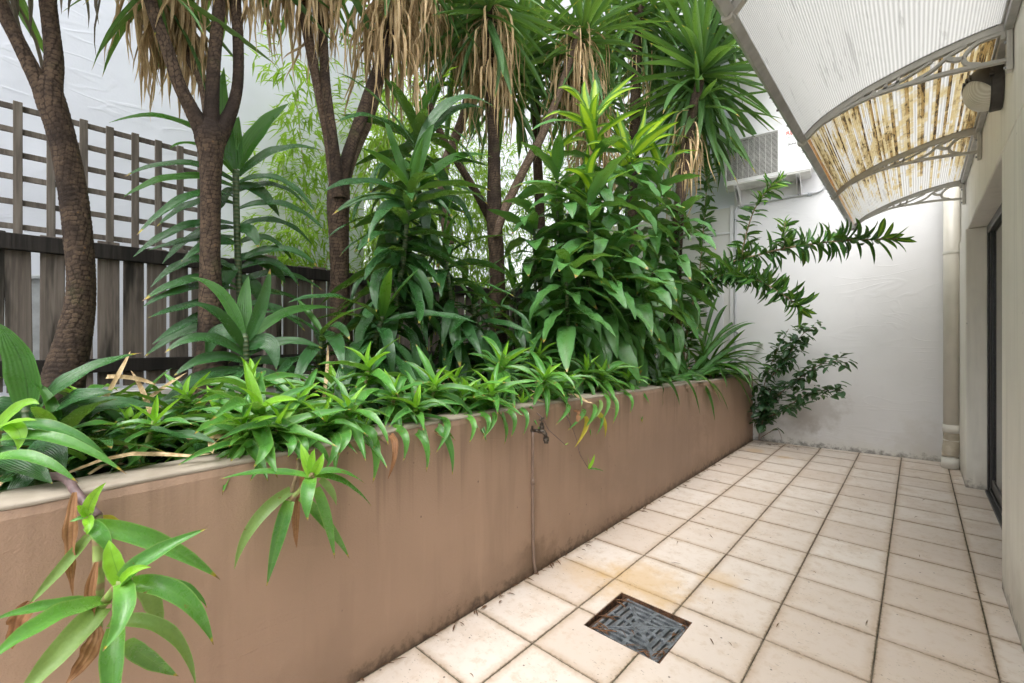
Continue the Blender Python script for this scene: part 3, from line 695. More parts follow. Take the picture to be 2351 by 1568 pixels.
bmesh.ops.bisect_plane(bm, geom=bm.verts[:]+bm.edges[:]+bm.faces[:], plane_co=(XW-.095, ly-.02, lz-.01), plane_no=(-.70, -.38, -.60), clear_outer=True)
bm.to_mesh(hm); bm.free(); link('hood', hm, lt)
dome(0, math.pi/2, lambda q: True, .955).build('lens', M['lens'], lt, smooth=True)
mb = MB(); ring = [Vector((0, ly+.09*math.cos(a*math.pi/16), lz+.115*math.sin(a*math.pi/16))) for a in range(32)]
mb.prism([(XW-.001, q.y, q.z) for q in ring], (-.043, 0, 0)); mb.build('base', M['bronze_plastic'], lt, bevel=.004)
mb = MB()
for k in range(3):
    u = .75+.17*k; mb.tube([ell(u, math.pi*(.18+.64*j/16), 1.03) for j in range(17)], .0035, 6)
mb.build('louvre', M['bronze_plastic'], lt, smooth=True)
mb = MB(); mb.box((XW-.05, ly-.105, lz+.02), (XW-.035, ly-.085, lz+.035)); mb.build('clip', M['bronze_plastic'], lt)
# ================================================================== PLANTS
def leaf_mat(name, dark, light, mid=None, midw=.05, margin=None, tip=0., rough=.3, trans=.25, vein=0., stripe=None, base=None, blotch=None, spec=.5, vstr=.25, spots=False, strand=False):
    g = G(name); s_ = g.sep(g.uv()); u, v = s_[0], s_[1]; rn = g.rand(); p = g.pos()
    e = g.math('MULTIPLY', g.math('ABSOLUTE', g.math('SUBTRACT', u, .5)), 2.)          # 0 midrib .. 1 margin
    n = g.noise(p, 14, 3, .6)
    if strand: rn = g.ramp(g.noise(g.map(p, (75, 75, 2.5)), 1., 1), .3, .7)
    c = g.mix(g.math('ADD', g.math('MULTIPLY', rn, .65), g.math('MULTIPLY', n, .35)), dark, light)
    h = None
    if vein:
        w = g.math('SINE', g.math('MULTIPLY', u, vein))
        c = g.mix(g.ramp(w, .2, 1., 0., vstr), c, tuple(x*.55 for x in dark)); h = w
    if stripe:
        c = g.mix(g.ramp(g.math('ADD', e, g.math('MULTIPLY', g.math('SUBTRACT', n, .5), .2)), stripe[1]*.5, stripe[1], stripe[2], 0.), c, stripe[0])
    if mid: c = g.mix(g.ramp(e, midw, midw*2.2, .8, 0.), c, mid)
    if base: c = g.mix(g.ramp(v, .0, .28, .85, 0.), c, base)
    if margin: c = g.mix(g.ramp(e, .84, .95, 0., .85), c, margin)
    if blotch: c = g.mix(g.ramp(g.noise(p, 11, 3, .6), .66, .74, 0., .8), c, blotch)
    if tip:
        k = g.math('ADD', v, g.math('ADD', g.math('MULTIPLY', g.math('SUBTRACT', n, .5), .10), g.math('MULTIPLY', g.math('SUBTRACT', rn, 1.), tip)))
        c = g.mix(g.ramp(k, .905, .935), c, (.42, .33, .04)); c = g.mix(g.ramp(k, .94, .96), c, (.26, .15, .085))
    fine = g.noise(p, 130, 2, .6)
    if spots: c = g.mix(g.math('MULTIPLY', g.ramp(g.noise(p, 23, 3, .7), .665, .70), .85), c, (.20, .10, .035))
    c = g.mix(g.ramp(fine, .35, .75, 0., .22), c, tuple(x*.6 for x in dark))
    nm = g.bump(g.math('ADD', h, g.math('MULTIPLY', fine, .9)) if h is not None else fine, .25, .004)
    rg = g.ramp(g.math('ADD', n, g.math('MULTIPLY', g.math('SUBTRACT', fine, .5), .5)), .25, .75, rough*.7, rough*1.7)
    a = g.bsdf(c, rg, spec, 0, nm)
    tc = g.mix(.5, c, (.30, .50, .03), 'MIX') if trans and not blotch else c
    t = g.n('ShaderNodeBsdfTranslucent', Color=tc).outputs[0]
    M[name] = g.done(g.n('ShaderNodeMixShader', i0=trans, i1=a, i2=t).outputs[0]); return M[name]
leaf_mat('dracaena_old', (.022, .085, .024), (.055, .165, .042), margin=(.05, .13, .05), tip=.10, rough=.19, trans=.15, vein=62., vstr=.35)
leaf_mat('dracaena_new', (.035, .14, .018), (.06, .20, .025), mid=(.02, .08, .012), midw=.025, margin=(.09, .26, .05), rough=.30, trans=.3, vein=50., vstr=.12)
leaf_mat('corn_old', (.06, .185, .048), (.115, .30, .078), mid=(.09, .22, .05), midw=.06, margin=(.06, .15, .05), tip=.12, rough=.28, trans=.2, stripe=((.08, .21, .04), .5, .5))
leaf_mat('corn_new', (.06, .19, .018), (.09, .26, .025), stripe=((.42, .60, .03), .66, 1.), margin=(.08, .22, .03), rough=.3, trans=.35)
leaf_mat('yucca_leaf', (.048, .14, .036), (.11, .25, .065), margin=(.09, .17, .07), tip=.04, rough=.36, trans=.22, vein=30.)
leaf_mat('yucca_pale', (.07, .15, .05), (.11, .20, .06), margin=(.12, .20, .08), tip=.09, rough=.4, trans=.3)
leaf_mat('basket_leaf', (.045, .185, .045), (.13, .37, .06), mid=(.12, .33, .07), midw=.04, margin=(.22, .40, .10), tip=.045, rough=.22, trans=.28, base=(.17, .42, .05), stripe=((.11, .30, .06), .45, .45), spots=True)
leaf_mat('basket_bright', (.22, .52, .03), (.33, .66, .05), mid=(.14, .38, .03), midw=.03, margin=(.32, .58, .12), rough=.26, trans=.4)
leaf_mat('basket_yellow', (.45, .42, .04), (.60, .48, .05), margin=(.55, .40, .08), rough=.4, trans=.4, base=(.20, .38, .05), tip=.2)
leaf_mat('basket_under', (.16, .30, .08), (.24, .38, .11), spots=True, margin=(.30, .45, .15), rough=.35, trans=.35, base=(.26, .42, .12))
leaf_mat('song_leaf', (.022, .080, .022), (.05, .15, .035), rough=.3, trans=.2, stripe=((.11, .27, .035), .34, .75))
leaf_mat('song_bright', (.035, .13, .018), (.06, .19, .03), rough=.3, trans=.3, stripe=((.28, .48, .05), .4, .9))
leaf_mat('fig_leaf', (.022, .07, .032), (.05, .13, .055), mid=(.10, .20, .08), midw=.05, rough=.3, trans=.2)
leaf_mat('strap_leaf', (.035, .13, .022), (.06, .20, .035), mid=(.10, .26, .05), midw=.08, rough=.32, trans=.28, vein=24.)
leaf_mat('bamboo_leaf', (.20, .36, .03), (.34, .52, .07), rough=.45, trans=.55)
leaf_mat('bamboo_dark', (.09, .21, .03), (.15, .30, .04), rough=.45, trans=.45)
leaf_mat('dead_leaf', (.40, .265, .125), (.86, .68, .42), rough=.7, trans=.15, vein=26., blotch=(.17, .09, .04), spec=.2, vstr=.5, strand=True)
leaf_mat('brown_leaf', (.28, .13, .06), (.42, .24, .12), rough=.6, trans=.2, vein=20., blotch=(.09, .035, .02), spec=.3, vstr=.4)
leaf_mat('scrap_leaf', (.07, .035, .02), (.17, .085, .045), rough=.6, trans=.05, spec=.3, vein=20.)
leaf_mat('grey_dead', (.13, .105, .085), (.24, .19, .15), rough=.75, trans=.1, spec=.2, vein=20.)
g = G('plant_stem'); p = g.pos(); uv = g.sep(g.uv()); rg = g.math('SINE', g.math('MULTIPLY', uv[1], 330.))
M['dstem'] = g.done(g.bsdf(g.mix(g.ramp(rg, .2, .9), (.045, .085, .03), (.10, .12, .05)), .5, .4, 0, g.bump(rg, .4, .003)))
g = G('basket_stem'); p = g.pos(); uv = g.sep(g.uv()); rg = g.math('SINE', g.math('MULTIPLY', uv[1], 130.))
M['bstem'] = g.done(g.bsdf(g.mix(g.ramp(rg, .3, .95), (.27, .36, .11), (.30, .22, .12)), .45, .4, 0, g.bump(rg, .5, .004)))
simple('woody_stem', (.26, .19, .11), .7, 0, .3, .25, 40, .4, 90)
simple('purple_stem', (.13, .085, .085), .45, 0, .4, .3, 40)
simple('twig', (.22, .15, .10), .7, 0, .3, .3, 40)

def wprof(kind, s):
    if kind == 'lance':  w = math.sin(math.pi*min(1, s**.72))**.75*.98+.0; return max(w, .34*(1-s) if s < .25 else 0)
    if kind == 'oval':   return max(math.sin(math.pi*s**.85)**.7, .10*(1-s))
    if kind == 'sword':  return min(1, .62+1.2*s) * (1 if s < .55 else (1-((s-.55)/.45)**1.6))
    if kind == 'strap':  return 1 if s < .5 else 1-((s-.5)/.5)**2.2
    if kind == 'basket': return min(1, .75+s*1.4)*(1 if s < .35 else max(0, 1-((s-.35)/.65)**1.7))
    return math.sin(math.pi*s)
def ribbon(mb, C, N, W, kind='lance', cup=.18, wave=0., wf=7., rs=rnd, cols=4):
    """leaf blade along centre line C (list of Vectors) with face normals N, width W"""
    n = len(C)-1; vs = []; uvs = []; fs = []; ph = rs.uniform(0, 6.28); ph2 = rs.uniform(0, 6.28)
    for i, c in enumerate(C):
        s = i/n; t = (C[min(i+1, n)]-C[max(i-1, 0)]).normalized(); nn = (N[i]-t*N[i].dot(t)).normalized(); b = t.cross(nn)
        w = W*.5*wprof(kind, s)
        if i == n: w = W*.015
        for k in range(cols+1):
            u = k/cols*2-1
            wv = wave*W*abs(u)**1.5*math.sin(wf*s*2*math.pi+(ph if u < 0 else ph2))*math.sin(math.pi*s)
            vs.append(c+b*(u*w)+nn*(cup*w*u*u*1.2+wv)); uvs.append((k/cols, s))
    m = cols+1
    for i in range(n):
        for k in range(cols): fs.append((i*m+k, i*m+k+1, i*m+m+k+1, i*m+m+k))
    mb.add(vs, fs, uvs)
def arc_leaf(name, mat, L, W, a0, a1, kind='lance', pw=1., cup=.18, wave=0., wf=5., twist=0., seg=12, side=0., seed=0):
    """blade leaving the origin along +x at pitch a0 (deg) and ending at pitch a1"""
    rs = random.Random(seed); C = [Vector((0, 0, 0))]; N = []; x = y = z = 0; ds = L/seg
    for i in range(seg+1):
        s = i/seg; a = R(a0+(a1-a0)*s**pw); yw = R(side*s*s)
        t = Vector((math.cos(a)*math.cos(yw), math.cos(a)*math.sin(yw), math.sin(a)))
        nn = Vector((-math.sin(a)*math.cos(yw), -math.sin(a)*math.sin(yw), math.cos(a))); nn = Matrix.Rotation(R(twist*s), 3, t) @ nn
        N.append(nn)
        if i < seg: C.append(C[-1]+t*ds)
    mb = MB(); ribbon(mb, C, N, W, kind, cup, wave, wf, rs)
    me = mb.mesh(name, mat, smooth=True); return me
def bez_leaf(parent, P0, P1, P2, W, mat, kind='basket', cup=.22, wave=.03, up=None, name='leaf', seg=14, wf=3.):
    """one leaf through a quadratic curve in the world; up is the way its face looks half way"""
    P0, P1, P2 = Vector(P0), Vector(P1), Vector(P2); C = []; N = []; up = Vector(up) if up else Vector((.35, -.2, 1))
    for i in range(seg+1):
        s = i/seg; C.append(P0*(1-s)**2+P1*2*s*(1-s)+P2*s*s); N.append(up)
    mb = MB(); ribbon(mb, C, N, W, kind, cup, wave, wf)
    return mb.build(name, mat, parent, smooth=True)
POOL = {}
def pool(key, mat, kind, W, bends, elev, L=1., n=2, **kw):
    """leaf meshes of unit length sorted by start pitch"""
    out = []
    for e in elev:
        for b in bends:
            for q in range(n):
                sd = hash((key, e, b, q)) & 0xffff if False else (len(out)*131+len(key)*17)
                rs = random.Random(sd)
                out.append((e, b, arc_leaf('leaf', mat, L, W*rs.uniform(.88, 1.1), e+rs.uniform(-4, 4), e-b*rs.uniform(.85, 1.15), kind, twist=rs.uniform(-28, 28), side=rs.uniform(-22, 22), seed=sd, **kw)))
    POOL[key] = out
EL = (78, 55, 32, 10, -12)
pool('dr_old', M['dracaena_old'], 'lance', .175, (40, 70, 105), EL, wave=.055, wf=3.2, cup=.22, pw=.8)
pool('dr_new', M['dracaena_new'], 'lance', .175, (15, 40), (84, 68, 50), wave=.03, wf=2.5, cup=.35)
pool('co_old', M['corn_old'], 'lance', .265, (50, 75, 100), (55, 35, 15, -5, -30, -50), wave=.07, wf=3.6, cup=.15, pw=.75)
pool('co_new', M['corn_new'], 'lance', .225, (25, 60, 95), (82, 65, 45), wave=.04, wf=2.6, cup=.3)
pool('yu', M['yucca_leaf'], 'sword', .070, (4, 16, 30), (82, 62, 42, 22, 2, -18, -38, -58), cup=.5, seg=8)
pool('yu_p', M['yucca_pale'], 'sword', .078, (8, 25), (20, 0, -20, -40, -60), cup=.5, seg=8)
pool('bk', M['basket_leaf'], 'basket', .185, (30, 60, 95), (52, 34, 16, 0), wave=.07, wf=2.5, cup=.5)
pool('bk_new', M['basket_bright'], 'basket', .24, (10, 40), (80, 66, 52), wave=.02, cup=.6)
pool('so', M['song_leaf'], 'oval', .25, (20, 50), (60, 40, 20, 0), cup=.4, seg=6)
pool('so_new', M['song_bright'], 'oval', .25, (15, 35), (75, 55, 35), cup=.4, seg=6)
pool('fi', M['fig_leaf'], 'oval', .46, (15, 45), (30, 10, -15, -40), cup=.3, seg=6)
pool('st', M['strap_leaf'], 'strap', .052, (60, 100, 140), (80, 65, 50, 35), cup=.5, seg=14)
def pick(key, elev, rs=rnd):
    c = sorted(POOL[key], key=lambda t: abs(t[0]-elev)+rs.uniform(0, 9)); return c[0][2] if rs.random() < .6 else c[1][2]
def axis_matrix(ax):
    ax = Vector(ax).normalized(); return ax.to_track_quat('Z', 'Y').to_matrix().to_4x4()
def put_leaf(parent, mesh, p, az, L, axis=None, roll=0., name='leaf', wide=1.):
    A = axis_matrix(axis) if axis is not None else Matrix.Identity(4)
    mw = Matrix.Translation(p) @ A @ Matrix.Rotation(az, 4, 'Z') @ Matrix.Rotation(roll, 4, 'X') @ Matrix.Diagonal((L, L*wide, L, 1))
    return link(name, mesh, parent, mw)

def stem_points(path, n):
    P = [Vector(p) for p in path]; L = [0]
    for a, b in zip(P, P[1:]): L.append(L[-1]+(b-a).length)
    out = []
    for k in range(n):
        s = L[-1]*k/(n-1) if n > 1 else 0
        i = max(j for j in range(len(L)) if L[j] <= s+1e-9); i = min(i, len(P)-2)
        t = (s-L[i])/max(1e-6, L[i+1]-L[i]); out.append((P[i].lerp(P[i+1], t), (P[i+1]-P[i]).normalized()))
    return out
def cane_plant(name, label, stems, group=None, cat='plant', new='dr_new', old='dr_old', L=(.42, .58), nnew=5, seed=1, stem_mat='dstem', r=.014, top_e=82, low_e=-10, pw=.6, Lnew=.8):
    """stems: list of (path from base to tip, number of leaves, fraction of the stem that carries leaves)"""
    rs = random.Random(seed); t = thing(name, label, cat, Vector(stems[0][0][0]), group)
    for st_ in stems:
        path, n, frac = st_[:3]; nn_ = st_[3] if len(st_) > 3 else nnew
        sp = [Vector(q) for q in smooth_path(path, 6)]
        MB().tube(sp, [r*(1.15-.4*i/len(sp)) for i in range(len(sp))], 10).build('stem', M[stem_mat], t, smooth=True)
        m = 60; pts = stem_points(sp, m); az = rs.uniform(0, 6.28)
        for k in range(n):
            f = k/(n-1)                          # 0 tip .. 1 lowest
            p, tn = pts[int((1-f*frac)*(m-1))]
            az += R(137.5)+rs.gauss(0, .25)
            e = top_e+(low_e-top_e)*f**pw+rs.gauss(0, 7)
            young = k < nn_
            Lk = rs.uniform(*L)*(Lnew*(.75+.25*k/max(1, nn_)) if young else (.7 if k < 3 else 1))
            ax = tn.lerp(Vector((0, 0, 1)), .55)
            put_leaf(t, pick(new if young else old, e, rs), p, az, Lk, ax, rs.gauss(0, .18))
    return t

# ------------------------------------------------------------------ bark
g = G('yucca_bark'); p = g.pos(); uv = g.uv(); s_ = g.sep(uv)
at = g.n('ShaderNodeAttribute', {'attribute_name': 'plate'}).outputs
n = g.noise(p, 28, 4, .65)
c = g.mix(g.ramp(n, .3, .7), (.050, .034, .024), (.13, .088, .058))
c = g.mix(g.ramp(at['Fac'], .78, 1., 0., .6), c, (.26, .145, .06))
c = g.mix(g.ramp(at['Fac'], .02, .42, .92, 0.), c, (.020, .012, .008))
c = g.mix(g.ramp(g.noise(p, 2.6, 3, .6), .46, .66, 0., .85), c, (.020, .013, .010))
c = g.mix(g.ramp(g.noise(p, 5.5, 4, .6), .60, .72, 0., .35), c, (.08, .09, .03))
M['bark'] = g.done(g.bsdf(c, .8, .25, 0, g.bump(g.noise(p, 120, 4, .7), .7, .006)))
g = G('grey_bark'); p = g.pos(); at = g.n('ShaderNodeAttribute', {'attribute_name': 'plate'}).outputs; n = g.noise(p, 28, 4, .65)
c = g.mix(g.ramp(n, .3, .7), (.11, .07, .047), (.22, .16, .115)); c = g.mix(g.ramp(at['Fac'], .02, .42, .85, 0.), c, (.05, .033, .025))
M['bark_grey'] = g.done(g.bsdf(c, .8, .25, 0, g.bump(g.noise(p, 120, 4, .7), .6, .006)))
def bark_tube(path, parent, name='trunk', mat='bark', seed=0, depth=.055, step=.005, ph=.020, pwid=.0135):
    """path: (Vector, radius) list; the surface is broken into corky plates"""
    rs = random.Random(seed); raw = smooth_path([(*q, r_) for q, r_ in path], 10)
    P = [Vector(q[:3]) for q in raw]; rd = [q[3] for q in raw]; L = [0]
    for a, b in zip(P, P[1:]): L.append(L[-1]+(b-a).length)
    nr = int(L[-1]/step); r_av = sum(rd)/len(rd); n = max(24, int(2*math.pi*r_av/.0056)); npl = max(6, int(2*math.pi*r_av/pwid))
    V = []; UV = []; PL = []; u = None
    cell = {}
    for i in range(nr+1):
        s = L[-1]*i/nr; k = int(np.searchsorted(L, s, 'right')-1); k = min(k, len(P)-2); f = (s-L[k])/max(1e-9, L[k+1]-L[k])
        c = P[k].lerp(P[k+1], f); rr = rd[k]+(rd[k+1]-rd[k])*f; t = (P[k+1]-P[k]).normalized()
        u = (t.orthogonal() if u is None else u - t*u.dot(t)).normalized(); w = t.cross(u)
        row0 = s/ph
        for j in range(n):
            a = j/n
            wob = .22*math.sin(a*6.283*3+seed)+.16*math.sin(a*6.283*7+s*9)
            row = row0+wob; ri = math.floor(row); fr_ = row-ri
            q = a*npl+(.5 if ri % 2 else 0)+.3*math.sin(ri*12.9898+seed); qi = math.floor(q) % npl; fq = q-math.floor(q)
            key = (ri, qi)
            if key not in cell: cell[key] = (rs.random(), rs.uniform(.5, 1.))
            cr, hh = cell[key]
            edge = min(min(fr_, 1-fr_)*2.2, min(fq, 1-fq)*2.6, 1.)
            pl = min(1, edge*1.7)*hh
            lip = .35*max(0, fr_-.6) * hh
            rad = rr*(1+depth*(pl+lip-.6)*(1 if rr > .03 else .8)+.04*math.sin(a*6.283*2+s*5+seed)+.025*math.sin(a*6.283*3-s*11))
            V.append(c+(u*math.cos(a*6.2832)+w*math.sin(a*6.2832))*rad); UV.append((a, s)); PL.append(pl*(.6+.4*cr))
    F = [(i*n+k, i*n+(k+1) % n, (i+1)*n+(k+1) % n, (i+1)*n+k) for i in range(nr) for k in range(n)]
    F += [tuple(range(n))[::-1], tuple(range(nr*n, nr*n+n))]
    o = MB().add(V, F, UV).build(name, M[mat], parent, smooth=True)
    at_ = o.data.attributes.new('plate', 'FLOAT', 'POINT'); at_.data.foreach_set('value', PL); return o
def limb(tree, pts, X, mat='bark', name='limb', seed=0, **kw):
    """pts: (px, py, width in px[, X]) on the plane x = X"""
    path = []
    for q in pts:
        x_ = q[3] if len(q) > 3 else X; v = AX(q[0], q[1], x_); k = x_/ray(q[0], q[1]).x
        path.append((v, q[2]*k/FPX/2*.88/math.hypot(1, (q[0]-CX)/FPX)))
    return bark_tube(path, tree, name, mat, seed, **kw), path
def yucca_head(tree, p, axis, n=46, L=(.5, .75), seed=0, lo=-60, key='yu', pale=.12, hi=85):
    rs = random.Random(seed); az = rs.uniform(0, 6)
    for k in range(n):
        f = k/(n-1); az += R(137.5)+rs.gauss(0, .12); e = hi+(lo-hi)*f**.9+rs.gauss(0, 5)
        pos = Vector(p)-Vector(axis).normalized()*(.26*f)
        put_leaf(tree, pick('yu_p' if (rs.random() < pale and f > .4) else key, e, rs), pos, az, rs.uniform(*L)*(.75+.25*min(1, f*4)), Vector(axis).normalized().lerp(Vector((0, 0, 1)), .3), rs.gauss(0, .15))
def skirt(tree, pts, n, L=(.35, .65), rad=.05, seed=0, flare=14, W=.017, mat='dead_leaf', name='dead_leaf_skirt'):
    n = int(n*1.7); L = (L[0], L[1]*1.12)
    """dead leaves hanging round a stem given by its top and bottom points"""
    rs = random.Random(seed); mb = MB(); a, b = Vector(pts[0]), Vector(pts[1])
    for k in range(n):
        f = rs.random(); p = a.lerp(b, f); az = rs.uniform(0, 6.283); out = Vector((math.cos(az), math.sin(az), 0)); l = rs.uniform(*L)*(rs.uniform(.45, 1) if rs.random() < .4 else 1)
        p = p+out*rad*rs.uniform(.3, 1.15); p0 = Vector(p); C = []; N = []; seg = 7; pit = R(rs.uniform(-15, -65)); end = R(-90+rs.gauss(0, flare*.6)); yw = rs.gauss(0, .8); tw = rs.uniform(-1.2, 1.2)
        for i in range(seg+1):
            s = i/seg; ang = pit+(end-pit)*min(1, s*2.6)+.16*math.sin(s*7+yw*9); o2 = Matrix.Rotation(yw*s, 3, 'Z') @ out
            C.append(Vector(p)); t = o2*math.cos(ang)+Vector((0, 0, math.sin(ang))); nn = Matrix.Rotation(tw*s+rs.gauss(0, .12), 3, t) @ (o2*-math.sin(ang)+Vector((0, 0, math.cos(ang))))
            N.append(nn); p += t*(l/seg)
        ribbon(mb, C, N, W*rs.uniform(.55, 1.25), 'sword', rs.uniform(.3, 1.2), .0, 3, rs, cols=2)
    o = mb.build(name, M[mat], tree, smooth=True); o['kind'] = 'stuff'; return o

_mc = {}
def join_leaves(name, items, mat, parent=None):
    """many small leaves as one mesh: items are (leaf mesh, matrix)"""
    V = []; F = []; U = []
    for me, mw in items:
        if me.name not in _mc:
            co = np.zeros(len(me.vertices)*3, np.float32); me.vertices.foreach_get('co', co); uvv = [None]*len(me.vertices)
            for l in me.loops: uvv[l.vertex_index] = tuple(me.uv_layers[0].data[l.index].uv)
            _mc[me.name] = (co.reshape(-1, 3), [tuple(q.vertices) for q in me.polygons], uvv)
        co, fs, uvv = _mc[me.name]; m = np.array(mw); o = len(V)
        V += [tuple(v) for v in (co @ m[:3, :3].T + m[:3, 3])]; F += [tuple(i+o for i in f) for f in fs]; U += uvv
    ob = MB().add(V, F, U).build(name, mat, parent, smooth=True); ob['kind'] = 'stuff'; return ob
def leaf_mw(p, az, L, axis=None, roll=0., wide=1.):
    A = axis_matrix(axis) if axis is not None else Matrix.Identity(4)
    return Matrix.Translation(p) @ A @ Matrix.Rotation(az, 4, 'Z') @ Matrix.Rotation(roll, 4, 'X') @ Matrix.Diagonal((L, L*wide, L, 1))
# ------------------------------------------------------------------ yucca trees in the bed
# 1: the leaning trunk nearest the camera
XA = -2.55
t1 = thing('yucca_tree', 'thick leaning yucca trunk forking in two, nearest the edge of the lattice trellis', 'tree', AX(140, 1020, XA), 'yucca trees in the planter')
limb(t1, [(120, 1040, 150), (135, 930, 140), (152, 850, 122), (172, 765, 102), (186, 660, 82), (178, 520, 80), (160, 400, 78), (138, 300, 80), (117, 230, 88), (106, 190, 76), (104, 172, 36)], XA, name='trunk', seed=1)
limb(t1, [(118, 245, 60), (118, 195, 66), (124, 140, 58), (118, 70, 53), (110, 0, 52), (100, -120, 50), (85, -260, 46)], XA, seed=2)
limb(t1, [(112, 245, 60), (92, 195, 62), (68, 148, 54), (42, 95, 50), (12, 35, 50), (-30, -60, 48), (-70, -180, 46)], XA, seed=3)
skirt(t1, (AX(88, -250, XA), AX(100, -150, XA)), 14, (.3, .5), .06, 4, W=.02, mat='grey_dead')
skirt(t1, (AX(-70, -190, XA), AX(-30, -60, XA)), 8, (.2, .4), .06, 5, W=.02, mat='grey_dead')
yucca_head(t1, AX(82, -330, XA), (0, 0, 1), 24, seed=5, lo=0); yucca_head(t1, AX(-75, -280, XA), (-.2, -.3, 1), 24, seed=6, lo=0)
# 2
XB = -2.35
t2 = thing('yucca_tree', 'yucca tree with four limbs spreading from one fork in front of the white wall', 'tree', AX(480, 1010, XB), 'yucca trees in the planter')
limb(t2, [(478, 1040, 104), (482, 900, 96), (485, 780, 76), (483, 600, 58), (483, 430, 58), (484, 360, 66), (482, 315, 82), (481, 285, 58), (481, 268, 22)], XB, name='trunk', seed=11)
limb(t2, [(478, 345, 46), (462, 295, 52), (438, 248, 43), (410, 190, 38), (383, 110, 37), (356, 40, 38), (343, -10, 38), (325, -110, 36)], XB, seed=12)
limb(t2, [(484, 345, 46), (485, 285, 46), (487, 230, 39), (493, 120, 36), (502, 20, 36), (508, -120, 34)], XB, seed=13)
limb(t2, [(490, 345, 46), (510, 296, 48), (532, 252, 36), (546, 190, 31), (546, 90, 31), (540, -10, 30), (536, -130, 30)], XB, seed=14)
limb(t2, [(482, 290, 34, -2.42), (466, 200, 26, -2.5), (440, 145, 27, -2.55), (415, 90, 29, -2.58), (390, 30, 30, -2.6), (365, -60, 30, -2.6)], XB, mat='bark_grey', seed=15)
skirt(t2, (AX(365, -60, -2.6), AX(405, 60, -2.6)), 90, (.25, .48), .04, 16)
skirt(t2, (AX(330, -130, XB), AX(345, -60, XB)), 10, (.15, .3), .04, 17)
skirt(t2, (AX(508, -160, XB), AX(505, -60, XB)), 34, (.2, .40), .045, 18)
skirt(t2, (AX(536, -160, XB), AX(538, -60, XB)), 26, (.2, .36), .045, 19)
yucca_head(t2, AX(322, -170, XB), (-.1, -.2, 1), 22, seed=21, lo=-50, L=(.42, .55)); yucca_head(t2, AX(362, -120, -2.6), (-.2, 0, 1), 22, seed=22, lo=-70, L=(.4, .5))
yucca_head(t2, AX(508, -260, XB), (0, 0, 1), 22, seed=23, lo=-20); yucca_head(t2, AX(536, -260, XB), (.1, .1, 1), 22, seed=24, lo=-20)
# 3
XC = -2.5
t3 = thing('yucca_tree', 'yucca tree with four slim limbs fanning out at the corner of the white wall', 'tree', AX(785, 930, XC), 'yucca trees in the planter')
limb(t3, [(790, 960, 78), (786, 860, 72), (782, 750, 58), (780, 620, 52), (776, 500, 57), (777, 460, 60), (779, 425, 52), (781, 398, 30)], XC, name='trunk', seed=31)
limb(t3, [(775, 455, 34), (766, 390, 34), (756, 325, 29), (738, 240, 28), (716, 130, 28), (692, 0, 28), (678, -90, 27)], XC, mat='bark_grey', seed=32)
limb(t3, [(778, 455, 34), (772, 390, 34), (762, 310, 29), (748, 200, 27), (741, 80, 26), (735, -20, 26), (732, -140, 25)], -2.45, seed=33)
limb(t3, [(780, 455, 34), (790, 392, 38), (808, 330, 34), (838, 245, 33), (868, 165, 33), (892, 95, 32), (915, 0, 31), (930, -90, 30)], XC, seed=34)
limb(t3, [(782, 455, 34, -2.5), (797, 392, 33, -2.52), (818, 335, 30, -2.55), (842, 280, 28, -2.6), (862, 215, 28, -2.65), (885, 120, 27, -2.7), (920, 20, 26, -2.75)], XC, mat='bark_grey', seed=35)
skirt(t3, (AX(674, -120, XC), AX(690, 0, XC)), 70, (.25, .5), .07, 36)
skirt(t3, (AX(732, -170, -2.45), AX(737, 10, -2.45)), 44, (.15, .42), .035, 37)
skirt(t3, (AX(922, -160, XC), AX(890, 110, XC)), 150, (.3, .66), .09, 38)
skirt(t3, (AX(965, -100, -2.75), AX(960, 60, -2.75)), 110, (.25, .6), .11, 39)
yucca_head(t3, AX(676, -230, XC), (-.2, -.1, 1), 26, seed=41, lo=-30); yucca_head(t3, AX(732, -240, -2.45), (0, 0, 1), 24, seed=42, lo=-30)
yucca_head(t3, AX(925, -200, XC), (.2, .1, 1), 44, seed=43, lo=-60, L=(.6, .8)); yucca_head(t3, AX(970, -110, -2.75), (.2, .2, 1), 40, seed=44, lo=-62, L=(.6, .8))
# 4
XD = -2.5
t4 = thing('yucca_tree', 'slim yucca tree with a straight shaggy stem and side limbs behind the dark cane plants', 'tree', AX(1150, 880, XD), 'yucca trees in the planter')
limb(t4, [(1150, 900, 48), (1144, 760, 44), (1140, 600, 40), (1134, 490, 38), (1134, 380, 33), (1131, 250, 31), (1126, 100, 30), (1122, 0, 30)], XD, name='trunk', seed=51)
limb(t4, [(1138, 545, 16), (1132, 515, 26), (1118, 487, 24), (1084, 428, 21), (1050, 372, 20), (1012, 309, 19), (985, 240, 18)], -2.6, seed=52)
limb(t4, [(1138, 545, 16), (1150, 500, 26), (1165, 465, 24), (1195, 405, 22), (1220, 355, 21), (1250, 297, 21), (1298, 170, 20), (1320, 80, 20)], -2.45, mat='bark_grey', seed=53)
limb(t4, [(1030, 560, 30, -2.9), (1015, 415, 26, -2.9), (1040, 330, 25, -2.9), (1065, 262, 24, -2.9), (1082, 180, 24, -2.9)], -2.9, mat='bark_grey', seed=54)
skirt(t4, (AX(1124, 10, XD), AX(1130, 190, XD)), 120, (.3, .66), .065, 55)
skirt(t4, (AX(1090, 0, -2.9), AX(1080, 150, -2.9)), 90, (.3, .55), .08, 56)
skirt(t4, (AX(1330, 60, -2.45), AX(1330, 190, -2.45)), 110, (.4, .9), .08, 57)
skirt(t4, (AX(1345, 180, -2.45), AX(1370, 420, -2.45)), 90, (.4, .8), .11, 58)
